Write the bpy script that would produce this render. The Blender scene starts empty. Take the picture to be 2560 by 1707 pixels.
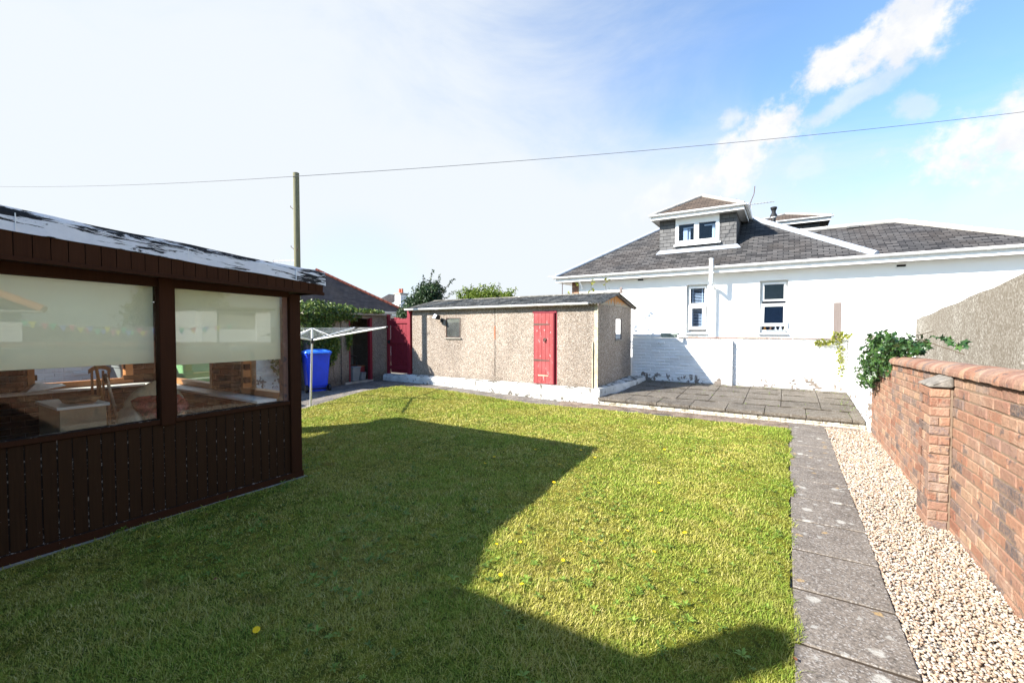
import bpy, math, random
import numpy as np
from mathutils import Vector
random.seed(7); rng = np.random.default_rng(11)
S = bpy.context.scene; col = S.collection
R = math.radians

# ------------------------------------------------------------ materials
class NT:
    def __init__(s, tree): s.t = tree
    def n(s, typ, ins=None, **kw):
        nd = s.t.nodes.new(typ)
        for k, v in kw.items(): setattr(nd, k, v)
        for k, v in (ins or {}).items(): s.set(nd, k, v)
        return nd
    def set(s, nd, k, v):
        sock = nd.inputs[k]
        if hasattr(v, 'is_linked') or hasattr(v, 'links'): s.t.links.new(v, sock)
        else: sock.default_value = v
    def noise(s, scale, vec=None, detail=4, rough=.55, dist=0):
        i = {'Scale': scale, 'Detail': detail, 'Roughness': rough, 'Distortion': dist}
        if vec is not None: i['Vector'] = vec
        return s.n('ShaderNodeTexNoise', i).outputs['Fac']
    def vor(s, scale, vec=None, feature='F1', out='Color', rnd=1):
        i = {'Scale': scale, 'Randomness': rnd}
        if vec is not None: i['Vector'] = vec
        return s.n('ShaderNodeTexVoronoi', i, feature=feature).outputs[out]
    def ramp(s, fac, stops, interp='LINEAR'):
        nd = s.n('ShaderNodeValToRGB', {'Fac': fac}); cr = nd.color_ramp; cr.interpolation = interp
        while len(cr.elements) < len(stops): cr.elements.new(.5)
        for e, (p, c) in zip(cr.elements, stops):
            e.position = p
            e.color = (c, c, c, 1) if isinstance(c, (int, float)) else (*c, 1)
        return nd.outputs['Color']
    def mix(s, fac, a, b, mode='MIX'):
        nd = s.n('ShaderNodeMix', data_type='RGBA', blend_type=mode)
        for k, v in ((0, fac), (6, a), (7, b)):
            if isinstance(v, tuple): v = (*v[:3], 1)
            if isinstance(v, (int, float)) and k: v = (v, v, v, 1)
            s.set(nd, k, v)
        return nd.outputs[2]
    def math(s, op, a, b=0, c=0, clamp=False):
        nd = s.n('ShaderNodeMath', operation=op, use_clamp=clamp)
        for k, v in ((0, a), (1, b), (2, c)): s.set(nd, k, v)
        return nd.outputs[0]
    def mapr(s, v, a, b, c=0, d=1):
        return s.n('ShaderNodeMapRange', {'Value': v, 'From Min': a, 'From Max': b, 'To Min': c, 'To Max': d}, interpolation_type='SMOOTHSTEP').outputs[0]
    def map(s, vec, scale=(1, 1, 1), loc=(0, 0, 0), rot=(0, 0, 0)):
        return s.n('ShaderNodeMapping', {'Vector': vec, 'Scale': scale, 'Location': loc, 'Rotation': rot}).outputs[0]
    def attr(s, name, out='Fac'): return s.n('ShaderNodeAttribute', attribute_name=name).outputs[out]
    def uv(s): return s.n('ShaderNodeTexCoord').outputs['UV']
    def pos(s): return s.n('ShaderNodeNewGeometry').outputs['Position']
    def bump(s, h, strength=.5, dist=.01):
        return s.n('ShaderNodeBump', {'Height': h, 'Strength': strength, 'Distance': dist}).outputs[0]

def newmat(name):
    m = bpy.data.materials.new(name); m.use_nodes = True; m.node_tree.nodes.clear()
    return m, NT(m.node_tree)
def bsdf(name, fn, rough=.8, spec=.3, metal=0, transl=0):
    """fn(nt) -> (color, height or None[, strength, dist])"""
    m, t = newmat(name)
    r = fn(t); c = r[0]; h = r[1] if len(r) > 1 else None
    i = {'Roughness': rough, 'Specular IOR Level': spec, 'Metallic': metal}
    i['Base Color'] = (*c, 1) if isinstance(c, tuple) else c
    if h is not None: i['Normal'] = t.bump(h, r[2] if len(r) > 2 else .5, r[3] if len(r) > 3 else .01)
    b = t.n('ShaderNodeBsdfPrincipled', i).outputs[0]
    if transl:
        tr = t.n('ShaderNodeBsdfTranslucent', {'Color': i['Base Color']}).outputs[0]
        b = t.n('ShaderNodeMixShader', {0: transl, 1: b, 2: tr}).outputs[0]
    o = t.n('ShaderNodeOutputMaterial'); t.t.links.new(b, o.inputs[0])
    return m
def plain(name, c, rough=.6, spec=.3, metal=0, var=.12, sc=6, bumpy=.15):
    def f(t):
        p = t.pos(); n1 = t.noise(sc, p, 6); n2 = t.noise(sc * 9, p, 3)
        v = t.mapr(n1, .3, .7, 1 - var, 1 + var * .6)
        v2 = t.mapr(n2, .3, .7, 1 - var * .5, 1 + var * .4)
        vv = t.math('MULTIPLY', v, v2)
        return t.mix(1, t.n('ShaderNodeRGB').outputs[0] if 0 else c, t.n('ShaderNodeCombineColor', {0: vv, 1: vv, 2: vv}).outputs[0], 'MULTIPLY'), n2, bumpy, .004
    return bsdf(name, f, rough, spec, metal)
def glassmat(name, tint=(.95, .97, .96), ior=1.5, rough=0.0, dirt=.0, boost=1.0):
    m, t = newmat(name)
    bf = t.n('ShaderNodeNewGeometry').outputs['Backfacing']
    fr = t.n('ShaderNodeFresnel', {'IOR': t.n('ShaderNodeMapRange', {'Value': bf, 'To Min': ior, 'To Max': 1 / ior}).outputs[0]}).outputs[0]
    fr = t.math('MULTIPLY', fr, boost, clamp=True)
    tr = t.n('ShaderNodeBsdfTransparent', {'Color': (*tint, 1)}).outputs[0]
    gl = t.n('ShaderNodeBsdfGlossy', {'Color': (1, 1, 1, 1), 'Roughness': rough}).outputs[0]
    s = t.n('ShaderNodeMixShader', {0: fr, 1: tr, 2: gl}).outputs[0]
    if dirt:
        d = t.n('ShaderNodeBsdfDiffuse', {'Color': (.55, .55, .5, 1)}).outputs[0]
        f = t.mapr(t.noise(3, t.pos(), 6), .35, .75, dirt * .4, dirt)
        s = t.n('ShaderNodeMixShader', {0: f, 1: s, 2: d}).outputs[0]
    o = t.n('ShaderNodeOutputMaterial'); t.t.links.new(s, o.inputs[0]); return m

def f_grassbase(t):
    p = t.pos(); a = t.noise(.9, p, 5); b = t.noise(14, p, 6, .7); c = t.noise(90, p, 3)
    k = t.ramp(a, [(.35, (.14, .17, .016)), (.5, (.22, .21, .022)), (.66, (.30, .24, .04))])
    k2 = t.mix(t.mapr(b, .3, .7), (.05, .06, .01), k)
    return k2, t.math('ADD', b, c), .8, .02
def f_blade(t):
    r = t.attr('rnd'); p = t.pos(); a = t.noise(1.1, p, 4, .6); b = t.noise(7, p, 4, .6)
    green = t.ramp(r, [(0, (.155, .25, .028)), (.45, (.31, .40, .05)), (.75, (.48, .47, .10)), (1, (.64, .57, .20))])
    dry = t.ramp(r, [(0, (.28, .29, .038)), (.5, (.48, .45, .095)), (1, (.70, .60, .26))])
    f = t.mapr(t.math('ADD', t.math('MULTIPLY', a, .6), t.math('MULTIPLY', b, .4)), .44, .56)
    c = t.mix(f, green, dry)
    brown = t.mapr(t.noise(3.2, p, 3), .60, .72)
    c = t.mix(t.math('MULTIPLY', brown, .55), c, (.20, .13, .03))
    px = t.n('ShaderNodeSeparateXYZ', {0: p}).outputs[0]
    edge = t.mapr(px, -.55, .02); 
    return (t.mix(t.math('MULTIPLY', edge, .35), c, (.11, .21, .02)),)
def leafmat(name, c0, c1, c2, rough=.45, spec=.4, transl=.25):
    return bsdf(name, lambda t: (t.ramp(t.attr('rnd'), [(0, c0), (.5, c1), (1, c2)]),), rough, spec, 0, transl)

def f_pebbledash(sc, dark, k=1.0):
    def f(t):
        p = t.pos(); v = t.vor(sc, p); v2 = t.vor(sc * .45, p)
        g = t.n('ShaderNodeSeparateColor', {0: v}).outputs[0]; g2 = t.n('ShaderNodeSeparateColor', {0: v2}).outputs[1]
        c = t.ramp(g, [(0, (.09, .06, .045)), (.2, (.23, .16, .12)), (.42, (.37, .32, .25)), (.6, (.27, .225, .185)), (.75, (.52, .46, .38)), (.9, (.72, .68, .62)), (1, (.45, .28, .15))])
        d = t.vor(sc, p, out='Distance'); ed = t.mapr(d, .3, .7, 1, .55)
        c = t.mix(.35, c, t.ramp(g2, [(0, (.12, .09, .07)), (.5, (.36, .28, .22)), (1, (.6, .52, .45))]))
        c = t.mix(1, c, t.n('ShaderNodeCombineColor', {0: ed, 1: ed, 2: ed}).outputs[0], 'MULTIPLY')
        st = t.mapr(t.noise(1.2, t.map(p, (1, 1, .25)), 5), .35, .62, .78, 1.0)
        # rusty weep stains under the gutter
        st2 = t.mapr(t.noise(2.0, t.map(p, (2.2, 2.2, .12)), 4), .60, .70, 1, .72)
        sp = t.n('ShaderNodeSeparateXYZ', {0: p}); up = t.mapr(sp.outputs[2], .9, 2.1)
        st2 = t.math('ADD', t.math('MULTIPLY', st2, up), t.math('SUBTRACT', 1, up))
        lo = t.mapr(t.math('ADD', sp.outputs[2], t.math('MULTIPLY', t.noise(4, p, 3), .25)), .35, .62, .62, 1)
        q = t.math('MULTIPLY', t.math('MULTIPLY', st, st2), t.math('MULTIPLY', lo, dark * k))
        c = t.mix(1, c, t.n('ShaderNodeCombineColor', {0: q, 1: q, 2: q}).outputs[0], 'MULTIPLY')
        return c, t.math('SUBTRACT', 1, d), .7, .012
    return f
def f_slate(t, w=.24, h=.10, ms=.009, c0=(.022, .021, .022), c1=(.095, .09, .088), brown=.3):
    uv = t.uv()
    uvn = t.n('ShaderNodeVectorMath', {0: uv, 1: t.n('ShaderNodeVectorMath', {0: t.n('ShaderNodeTexNoise', {'Scale': 3, 'Vector': uv}).outputs['Color'], 1: (.02, .02, 0)}, operation='MULTIPLY').outputs[0]}, operation='ADD').outputs[0]
    b = t.n('ShaderNodeTexBrick', {'Vector': uvn, 'Color1': (0, 0, 0, 1), 'Color2': (1, 1, 1, 1), 'Mortar': (.5, .5, .5, 1), 'Scale': 1, 'Mortar Size': ms, 'Mortar Smooth': .2, 'Bias': 0, 'Brick Width': w, 'Row Height': h})
    g = t.n('ShaderNodeSeparateColor', {0: b.outputs['Color']}).outputs[0]
    c = t.mix(g, c0, c1)
    c = t.mix(t.math('MULTIPLY', t.mapr(t.noise(.8, uv, 5), .4, .65), brown), c, (.09, .07, .055))
    li = t.mapr(t.noise(5, t.map(uv, (1, 3, 1)), 4), .66, .74)
    c = t.mix(t.math('MULTIPLY', li, .5), c, (.20, .195, .185))
    c = t.mix(b.outputs['Fac'], c, (.006, .006, .006))
    # saw-tooth so each course steps over the one below
    v = t.n('ShaderNodeSeparateXYZ', {0: uvn}).outputs[1]
    saw = t.math('SUBTRACT', 1, t.math('FRACT', t.math('DIVIDE', v, h)))
    hgt = t.math('ADD', t.math('MULTIPLY', saw, .8), t.math('MULTIPLY', g, .25))
    hgt = t.math('SUBTRACT', hgt, t.math('MULTIPLY', b.outputs['Fac'], .6))
    return c, hgt, 1.0, .03
def f_whitebrick(t):
    p = t.pos(); r = t.attr('rnd'); a = t.noise(5, p, 8, .7); b = t.noise(28, p, 5)
    base = t.mix(t.mapr(r, 0, 1, 0, .25), (.82, .82, .80), (.66, .66, .65))
    z = t.n('ShaderNodeSeparateXYZ', {0: p}).outputs[2]
    low = t.mapr(z, .25, .75, .13, 0)
    chip = t.mapr(t.math('ADD', a, low), .66, .69)
    c = t.mix(chip, base, t.mix(b, (.07, .062, .055), (.30, .25, .21)))
    c = t.mix(t.math('MULTIPLY', t.mapr(t.noise(1.5, t.map(p, (1, 1, 2.5)), 6), .5, .7), .25), c, (.42, .41, .38))
    return c, t.math('ADD', b, t.math('MULTIPLY', a, 2)), .5, .01
def f_render(t):
    p = t.pos(); a = t.noise(70, p, 3); b = t.noise(1.3, p, 5)
    return t.mix(t.mapr(b, .35, .7, 0, .2), (.84, .84, .82), (.74, .73, .70)), a, .25, .004
def f_brick(t):
    r = t.attr('rnd'); p = t.pos(); n = t.noise(9, p, 6, .65); n2 = t.noise(55, p, 5, .7)
    c = t.ramp(r, [(0, (.20, .075, .05)), (.12, (.30, .14, .09)), (.28, (.35, .18, .115)), (.42, (.24, .125, .095)), (.55, (.39, .23, .15)), (.66, (.26, .16, .13)), (.78, (.43, .28, .18)), (.85, (.20, .145, .13)), (.93, (.13, .11, .11)), (1, (.07, .065, .07))])
    c = t.mix(t.mapr(n2, .35, .65, 0, .75), c, t.mix(t.noise(17, p, 5), (.40, .25, .165), (.13, .075, .055)))
    dk = t.mapr(n, .58, .64); c = t.mix(t.math('MULTIPLY', dk, .75), c, (.10, .085, .085))
    ef = t.mapr(t.noise(4, p, 7, .75), .50, .68); c = t.mix(t.math('MULTIPLY', ef, .5), c, (.44, .32, .235))
    return c, t.math('ADD', n2, t.math('MULTIPLY', n, 2)), .9, .012
def f_mortar(t):
    p = t.pos(); n = t.noise(40, p, 5); return t.mix(n, (.13, .085, .06), (.28, .21, .15)), n, .6, .006
def f_slab(col0, col1, lich=.5):
    def f(t):
        p = t.pos(); r = t.attr('rnd'); a = t.noise(3, p, 8, .7); b = t.noise(60, p, 5, .75); s = t.vor(120, p)
        c = t.mix(t.mapr(a, .35, .65), col0, col1)
        c = t.mix(t.mapr(r, 0, 1, 0, .55), c, col1)
        c = t.mix(t.mapr(b, .42, .62), c, t.mix(.55, c, (.02, .02, .02)))
        g = t.n('ShaderNodeSeparateColor', {0: s}).outputs[0]
        c = t.mix(t.math('MULTIPLY', t.mapr(g, .78, .95), .5), c, (.42, .40, .38))
        moss = t.mapr(t.noise(7, p, 6, .8), .60, .68); c = t.mix(t.math('MULTIPLY', moss, .8), c, (.035, .028, .018))
        # lichen: soft discs, white and ochre
        pw = t.n('ShaderNodeVectorMath', {0: p, 1: t.n('ShaderNodeVectorMath', {0: t.n('ShaderNodeTexNoise', {'Scale': 22, 'Vector': p, 'Detail': 6, 'Roughness': .7}).outputs['Color'], 1: (.08, .08, 0)}, operation='MULTIPLY').outputs[0]}, operation='ADD').outputs[0]
        for sc, thr, cc, off in ((4.2, .17, (.44, .43, .39), 0), (5.5, .15, (.38, .25, .10), 3.3), (9, .2, (.36, .35, .32), 7.7)):
            v = t.n('ShaderNodeTexVoronoi', {'Scale': sc, 'Vector': t.map(pw, loc=(off, off, 0)), 'Randomness': 1}, voronoi_dimensions='2D')
            sel = t.n('ShaderNodeSeparateColor', {0: v.outputs['Color']}).outputs[0]
            m = t.math('MULTIPLY', t.mapr(v.outputs['Distance'], thr * .55, thr * 1.05, 1, 0), t.math('GREATER_THAN', sel, 1 - lich * .6))
            c = t.mix(t.math('MULTIPLY', t.math('MULTIPLY', m, .8), t.mapr(b, .38, .55, .35, 1)), c, cc)
        return c, t.math('ADD', b, a), .7, .008
    return f
def f_darkwood(c0, c1, peel=.0):
    def f(t):
        p = t.pos(); r = t.attr('rnd'); g = t.noise(6, t.map(p, (14, 14, .7)), 6, .6); n = t.noise(4, p, 4)
        c = t.mix(g, c0, c1); c = t.mix(t.mapr(r, 0, 1, 0, .35), c, c1)
        if peel:
            ch = t.mapr(t.noise(11, t.map(p, (1, 3, 1)), 8, .8), .66, .70); c = t.mix(t.math('MULTIPLY', ch, peel), c, (.35, .33, .31))
        return c, g, .35, .004
    return f
def f_felt(t):
    uv = t.uv(); s = t.map(uv, (.9, 9, 1)); a = t.noise(3.2, s, 10, .72, .6)
    v = t.n('ShaderNodeSeparateXYZ', {0: uv}).outputs[1]
    b = t.noise(1.7, t.map(uv, (1, 3, 1)), 4)
    fm = t.math('ADD', a, t.math('MULTIPLY', t.math('SUBTRACT', b, .5), .85))
    at = t.attr('h'); k = t.math('ADD', fm, t.math('MULTIPLY', t.mapr(at, .35, 1.0), .10))
    
    bl = t.mapr(k, .565, .585)
    c = t.mix(bl, t.mix(t.noise(20, uv), (.62, .63, .66), (.82, .82, .83)), (.012, .012, .013))
    return c, t.math('ADD', a, t.math('MULTIPLY', bl, -.5)), .6, .006
def f_reddoor(t):
    p = t.pos(); g = t.noise(8, t.map(p, (10, 10, .8)), 6); a = t.noise(10, t.map(p, (2.2, 2.2, .8)), 9, .8)
    c = t.mix(g, (.25, .032, .034), (.34, .062, .06))
    c = t.mix(t.math('MULTIPLY', t.mapr(t.noise(2.3, p, 4), .45, .7), .35), c, (.40, .12, .12))
    ch = t.mapr(a, .595, .63); c = t.mix(ch, c, (.52, .42, .40))
    return c, g, .4, .004
def f_gatered(t):
    p = t.pos(); g = t.noise(8, t.map(p, (10, 10, .8)), 6)
    return t.mix(g, (.14, .008, .018), (.25, .020, .034)), g, .4, .004
def f_plinth(t):
    p = t.pos(); a = t.noise(6, p, 9, .75); b = t.noise(40, p, 5)
    c = t.mix(t.mapr(t.noise(2.5, p, 6), .35, .65, 0, .7), (.70, .70, .67), (.48, .47, .43))
    nz = t.n('ShaderNodeSeparateXYZ', {0: t.n('ShaderNodeNewGeometry').outputs['Normal']}).outputs[2]
    z = t.n('ShaderNodeSeparateXYZ', {0: p}).outputs[2]
    k = t.math('ADD', a, t.math('MULTIPLY', t.mapr(nz, .5, .9), .06)); k = t.math('ADD', k, t.mapr(z, .06, .16, .07, 0))
    ch = t.mapr(k, .575, .60); c = t.mix(ch, c, t.mix(b, (.05, .045, .035), (.22, .2, .17)))
    return c, t.math('ADD', b, t.math('MULTIPLY', a, 3)), .7, .015
def f_corrug(t):
    p = t.pos(); a = t.noise(5, p, 7, .75); b = t.noise(45, p, 4)
    c = t.mix(t.mapr(a, .35, .65), (.075, .07, .06), (.27, .25, .215)); c = t.mix(t.mapr(b, .55, .7), c, (.05, .055, .03))
    c = t.mix(t.mapr(t.noise(14, p, 4), .62, .7), c, (.5, .48, .42))
    return c, t.math('ADD', a, b), .6, .01
def f_oldboard(t):
    p = t.pos(); a = t.noise(9, p, 7, .7); z = t.n('ShaderNodeSeparateXYZ', {0: p}).outputs[2]
    k = t.math('ADD', a, t.mapr(z, 2.15, 2.35, .12, -.12))
    return t.mix(t.mapr(k, .5, .58), (.50, .24, .085), (.36, .33, .27)), a, .4, .004
def f_grey(t):
    p = t.pos(); v = t.n('ShaderNodeSeparateColor', {0: t.vor(48, p)}).outputs[0]; a = t.noise(1.2, t.map(p, (1, 1, .35)), 6, .65)
    c = t.ramp(v, [(0, (.15, .135, .11)), (.4, (.23, .21, .178)), (.75, (.31, .29, .25)), (1, (.44, .42, .38))])
    c = t.mix(t.mapr(a, .38, .62, .55, 0), c, (.155, .13, .10))
    return c, t.vor(48, p, out='Distance'), -.7, .012
def f_ground(t):
    p = t.pos(); a = t.noise(.6, p, 8, .7); b = t.noise(30, p, 6)
    return t.mix(a, (.13, .11, .085), (.24, .21, .17)), b, .5, .01
def f_soil(t):
    p = t.pos(); a = t.noise(5, p, 8, .7); b = t.noise(60, p, 6)
    c = t.mix(t.mapr(a, .35, .65), (.10, .072, .052), (.24, .18, .14)); c = t.mix(t.mapr(b, .5, .66), c, (.33, .28, .24))
    return c, t.math('ADD', a, b), .8, .015
def f_blind(t):
    p = t.pos(); a = t.noise(260, t.map(p, (1, .3, 1)), 2); b = t.noise(1.5, p, 5)
    z = t.n('ShaderNodeSeparateXYZ', {0: p}).outputs[2]; lo = t.mapr(z, 1.30, 1.45, .5, 0)
    c = t.mix(t.mapr(b, .3, .7, 0, .5), (.93, .89, .66), (.88, .83, .58)); c = t.mix(lo, c, (.74, .68, .46)); return c, a, .3, .002
def f_pebble(t):
    r = t.attr('rnd'); p = t.pos(); n = t.noise(90, p, 3)
    c = t.ramp(r, [(0, (.20, .13, .09)), (.12, (.28, .19, .125)), (.3, (.38, .295, .21)), (.48, (.44, .375, .29)), (.62, (.37, .235, .165)), (.74, (.54, .51, .46)), (.86, (.22, .19, .165)), (.95, (.45, .42, .37)), (1, (.16, .15, .14))])
    return (t.mix(t.mapr(n, .3, .7, 0, .25), c, (.5, .42, .34)),)
def f_bark(t):
    p = t.pos(); a = t.noise(5, t.map(p, (8, 8, .6)), 6); return t.mix(a, (.11, .10, .06), (.27, .26, .17)), a, .5, .01

M = {}
M['grassbase'] = bsdf('lawn soil and moss', f_grassbase, .95, .1)
M['blade'] = bsdf('grass blade', f_blade, .6, .25, 0, .3)
M['weed'] = leafmat('weed leaf', (.09, .15, .02), (.15, .24, .03), (.24, .36, .05), .5)
M['ivy'] = leafmat('dark ivy', (.018, .05, .012), (.035, .085, .018), (.10, .17, .045), .32, .5, .2)
M['ivylight'] = leafmat('sunlit ivy', (.03, .07, .012), (.10, .16, .025), (.27, .33, .06), .38, .5, .25)
M['yellowleaf'] = leafmat('yellow green creeper', (.12, .14, .02), (.26, .28, .04), (.42, .42, .08), .5, .3, .4)
M['treedark'] = leafmat('dark tree leaf', (.012, .03, .012), (.03, .06, .02), (.08, .13, .045), .45, .4, .2)
M['treelight'] = leafmat('bright bush leaf', (.06, .11, .015), (.15, .21, .03), (.30, .34, .06), .5, .3, .4)
M['conifer'] = leafmat('conifer leaf', (.02, .04, .01), (.05, .08, .015), (.10, .13, .02), .5, .3, .2)
M['stem'] = plain('stem', (.10, .07, .04), .8)
M['petal'] = plain('dandelion petal', (.95, .62, .01), .6, var=.05)
M['dash'] = bsdf('pebbledash', f_pebbledash(105, 1.32), .9, .15)
M['dash2'] = bsdf('brown pebbledash', f_pebbledash(105, 1.0), .9, .15)
M['grey'] = bsdf('grey roughcast', f_grey, .95, .1)
M['slate'] = bsdf('roof slate', lambda t: f_slate(t), .7, .3)
M['slatewall'] = bsdf('hung slate', lambda t: f_slate(t, .20, .105, .004, (.075, .075, .077), (.125, .123, .122), .1), .7, .3)
M['slatebrown'] = bsdf('brown slate', lambda t: f_slate(t, .2, .12, .006, (.05, .037, .03), (.12, .09, .07), .6), .8, .2)
M['slatefar'] = bsdf('far slate', lambda t: f_slate(t, .3, .2, .008, (.028, .025, .028), (.06, .053, .055), .4), .8, .2)
M['wbrick'] = bsdf('white painted brick', f_whitebrick, .75, .25)
M['render'] = bsdf('white render', f_render, .85, .2)
M['brick'] = bsdf('red brick', f_brick, .9, .2)
M['mortar'] = bsdf('mortar', f_mortar, .95, .1)
M['path'] = bsdf('path slab', f_slab((.125, .103, .085), (.22, .19, .16), .33), .85, .3)
M['patio'] = bsdf('patio slab', f_slab((.075, .060, .043), (.165, .138, .105), .0), .85, .3)
M['paving'] = bsdf('worn paving', f_slab((.12, .105, .09), (.26, .225, .19), .2), .9, .2)
M['soil'] = bsdf('soil', f_soil, .95, .1)
M['ground'] = bsdf('ground', f_ground, .95, .1)
M['wood'] = bsdf('dark stained board', f_darkwood((.019, .0088, .0034), (.050, .0225, .009), .7), .75, .12)
M['fasciawood'] = bsdf('fascia board', f_darkwood((.030, .0115, .0055), (.060, .024, .011), .15), .85, .08)
M['frame'] = bsdf('brown frame', f_darkwood((.022, .0078, .0032), (.056, .019, .007), .35), .75, .12)
M['innerwood'] = bsdf('inner pine', f_darkwood((.32, .11, .035), (.50, .22, .08)), .4, .4)
M['seam'] = bsdf('peeled paint seam', lambda t: (t.mix(t.mapr(t.noise(26, t.map(t.pos(), (1, 1, 1.2)), 6, .75), .55, .62), (.012, .007, .005), (.36, .31, .26)),), .8, .2)
M['dark'] = plain('dark gap', (.010, .008, .007), .9, .1)
M['felt'] = bsdf('painted roof felt', f_felt, .7, .3)
M['felttop'] = plain('roof felt', (.04, .04, .042), .9)
M['reddoor'] = bsdf('flaking red paint', f_reddoor, .6, .35)
M['gatered'] = bsdf('dark red paint', f_gatered, .55, .35)
M['plinth'] = bsdf('whitewashed plinth', f_plinth, .85, .2)
M['corrug'] = bsdf('corrugated cement', f_corrug, .95, .1)
M['oldboard'] = bsdf('weathered gable board', f_oldboard, .9, .1)
M['upvc'] = plain('white plastic', (.80, .80, .78), .35, .5, var=.05, bumpy=.02)
M['whitepaint'] = plain('white paint', (.80, .80, .78), .5, .4, var=.06, bumpy=.1)
M['lead'] = plain('lead flashing', (.36, .39, .44), .55, .4, var=.12)
M['ridge'] = plain('ridge tile', (.42, .40, .37), .8, .2, var=.2)
M['redridge'] = plain('red ridge tile', (.34, .10, .06), .8, .2, var=.3)
M['concrete'] = plain('concrete', (.36, .33, .28), .9, .2, var=.25)
M['stone'] = plain('cap stone', (.21, .19, .165), .9, .2, var=.35, sc=14, bumpy=.6)
M['sillslate'] = plain('slate sill', (.20, .22, .24), .6, .4)
M['timber'] = bsdf('grey timber', f_darkwood((.11, .085, .075), (.24, .20, .18)), .9, .2)
M['trim'] = plain('cream trim', (.48, .42, .30), .8, .2, var=.3, sc=12)
M['blue'] = plain('blue plastic', (.015, .07, .85), .38, .5, var=.08, bumpy=.03)
M['bluelid'] = plain('blue lid', (.05, .22, .95), .35, .5, var=.08, bumpy=.03)
M['green'] = plain('green plastic', (.24, .50, .24), .4, .5, var=.06)
M['greyplastic'] = plain('grey plastic', (.22, .24, .25), .5, .4, var=.08)
M['black'] = plain('black plastic', (.015, .015, .016), .5, .4, var=.1)
M['metal'] = plain('aluminium tube', (.62, .62, .60), .35, .5, .6, var=.08, bumpy=.02)
M['line'] = plain('plastic line', (.75, .75, .72), .5)
M['iron'] = plain('rusty iron', (.12, .075, .06), .7, .4, .3)
M['blind'] = bsdf('cream blind', f_blind, .9, .1, 0, .15)
M['curtain'] = plain('net curtain', (.62, .66, .74), .9, .1)
M['glass'] = glassmat('window glass', (.97, .98, .96), 1.42, 0, 0, 1.0)
M['glasshouse'] = glassmat('house glass', (.80, .85, .9), 1.45, 0, 0, .5)
M['glassdirty'] = glassmat('dirty glass', (.5, .55, .58), 1.5, .02, .16)
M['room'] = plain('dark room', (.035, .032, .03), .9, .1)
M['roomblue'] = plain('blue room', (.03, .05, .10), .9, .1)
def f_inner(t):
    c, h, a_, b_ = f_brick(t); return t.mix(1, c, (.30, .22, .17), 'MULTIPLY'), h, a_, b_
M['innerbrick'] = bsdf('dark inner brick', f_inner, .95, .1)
M['pole'] = bsdf('creosoted pole', f_bark, .9, .1)
M['bark'] = plain('bark', (.09, .07, .05), .9)
M['pebble'] = bsdf('gravel pebble', f_pebble, .75, .3)
M['cable'] = plain('cable', (.10, .10, .11), .6)
M['potred'] = plain('clay pot', (.42, .12, .07), .8)
M['box'] = plain('pale wood laminate', (.34, .27, .17), .5, .3)
M['fabric'] = plain('folded fabric', (.30, .20, .11), .95, .1, var=.35, sc=12, bumpy=.5)
M['cream'] = plain('cream cloth', (.62, .55, .40), .95, .1, var=.2)
M['plastbag'] = plain('printed plastic wrap', (.30, .06, .05), .25, .6, var=.7, sc=16, bumpy=.7)
M['ochre'] = plain('broom wood', (.42, .20, .05), .5, .4)
M['orange'] = plain('orange', (.75, .30, .04), .6)
M['rust'] = plain('rust', (.35, .11, .04), .9)
M['deadleaf'] = plain('dead leaf', (.20, .08, .035), .8)
M['pinkred'] = plain('red box', (.35, .05, .05), .6)
for nm, c in (('flagyellow', (.8, .75, .1)), ('flaggreen', (.1, .6, .4)), ('flagpink', (.75, .2, .35)), ('flagblue', (.25, .35, .75))): M[nm] = plain(nm, c, .8, var=.04)
M['orangeridge'] = plain('terracotta ridge', (.55, .22, .10), .8)

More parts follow.
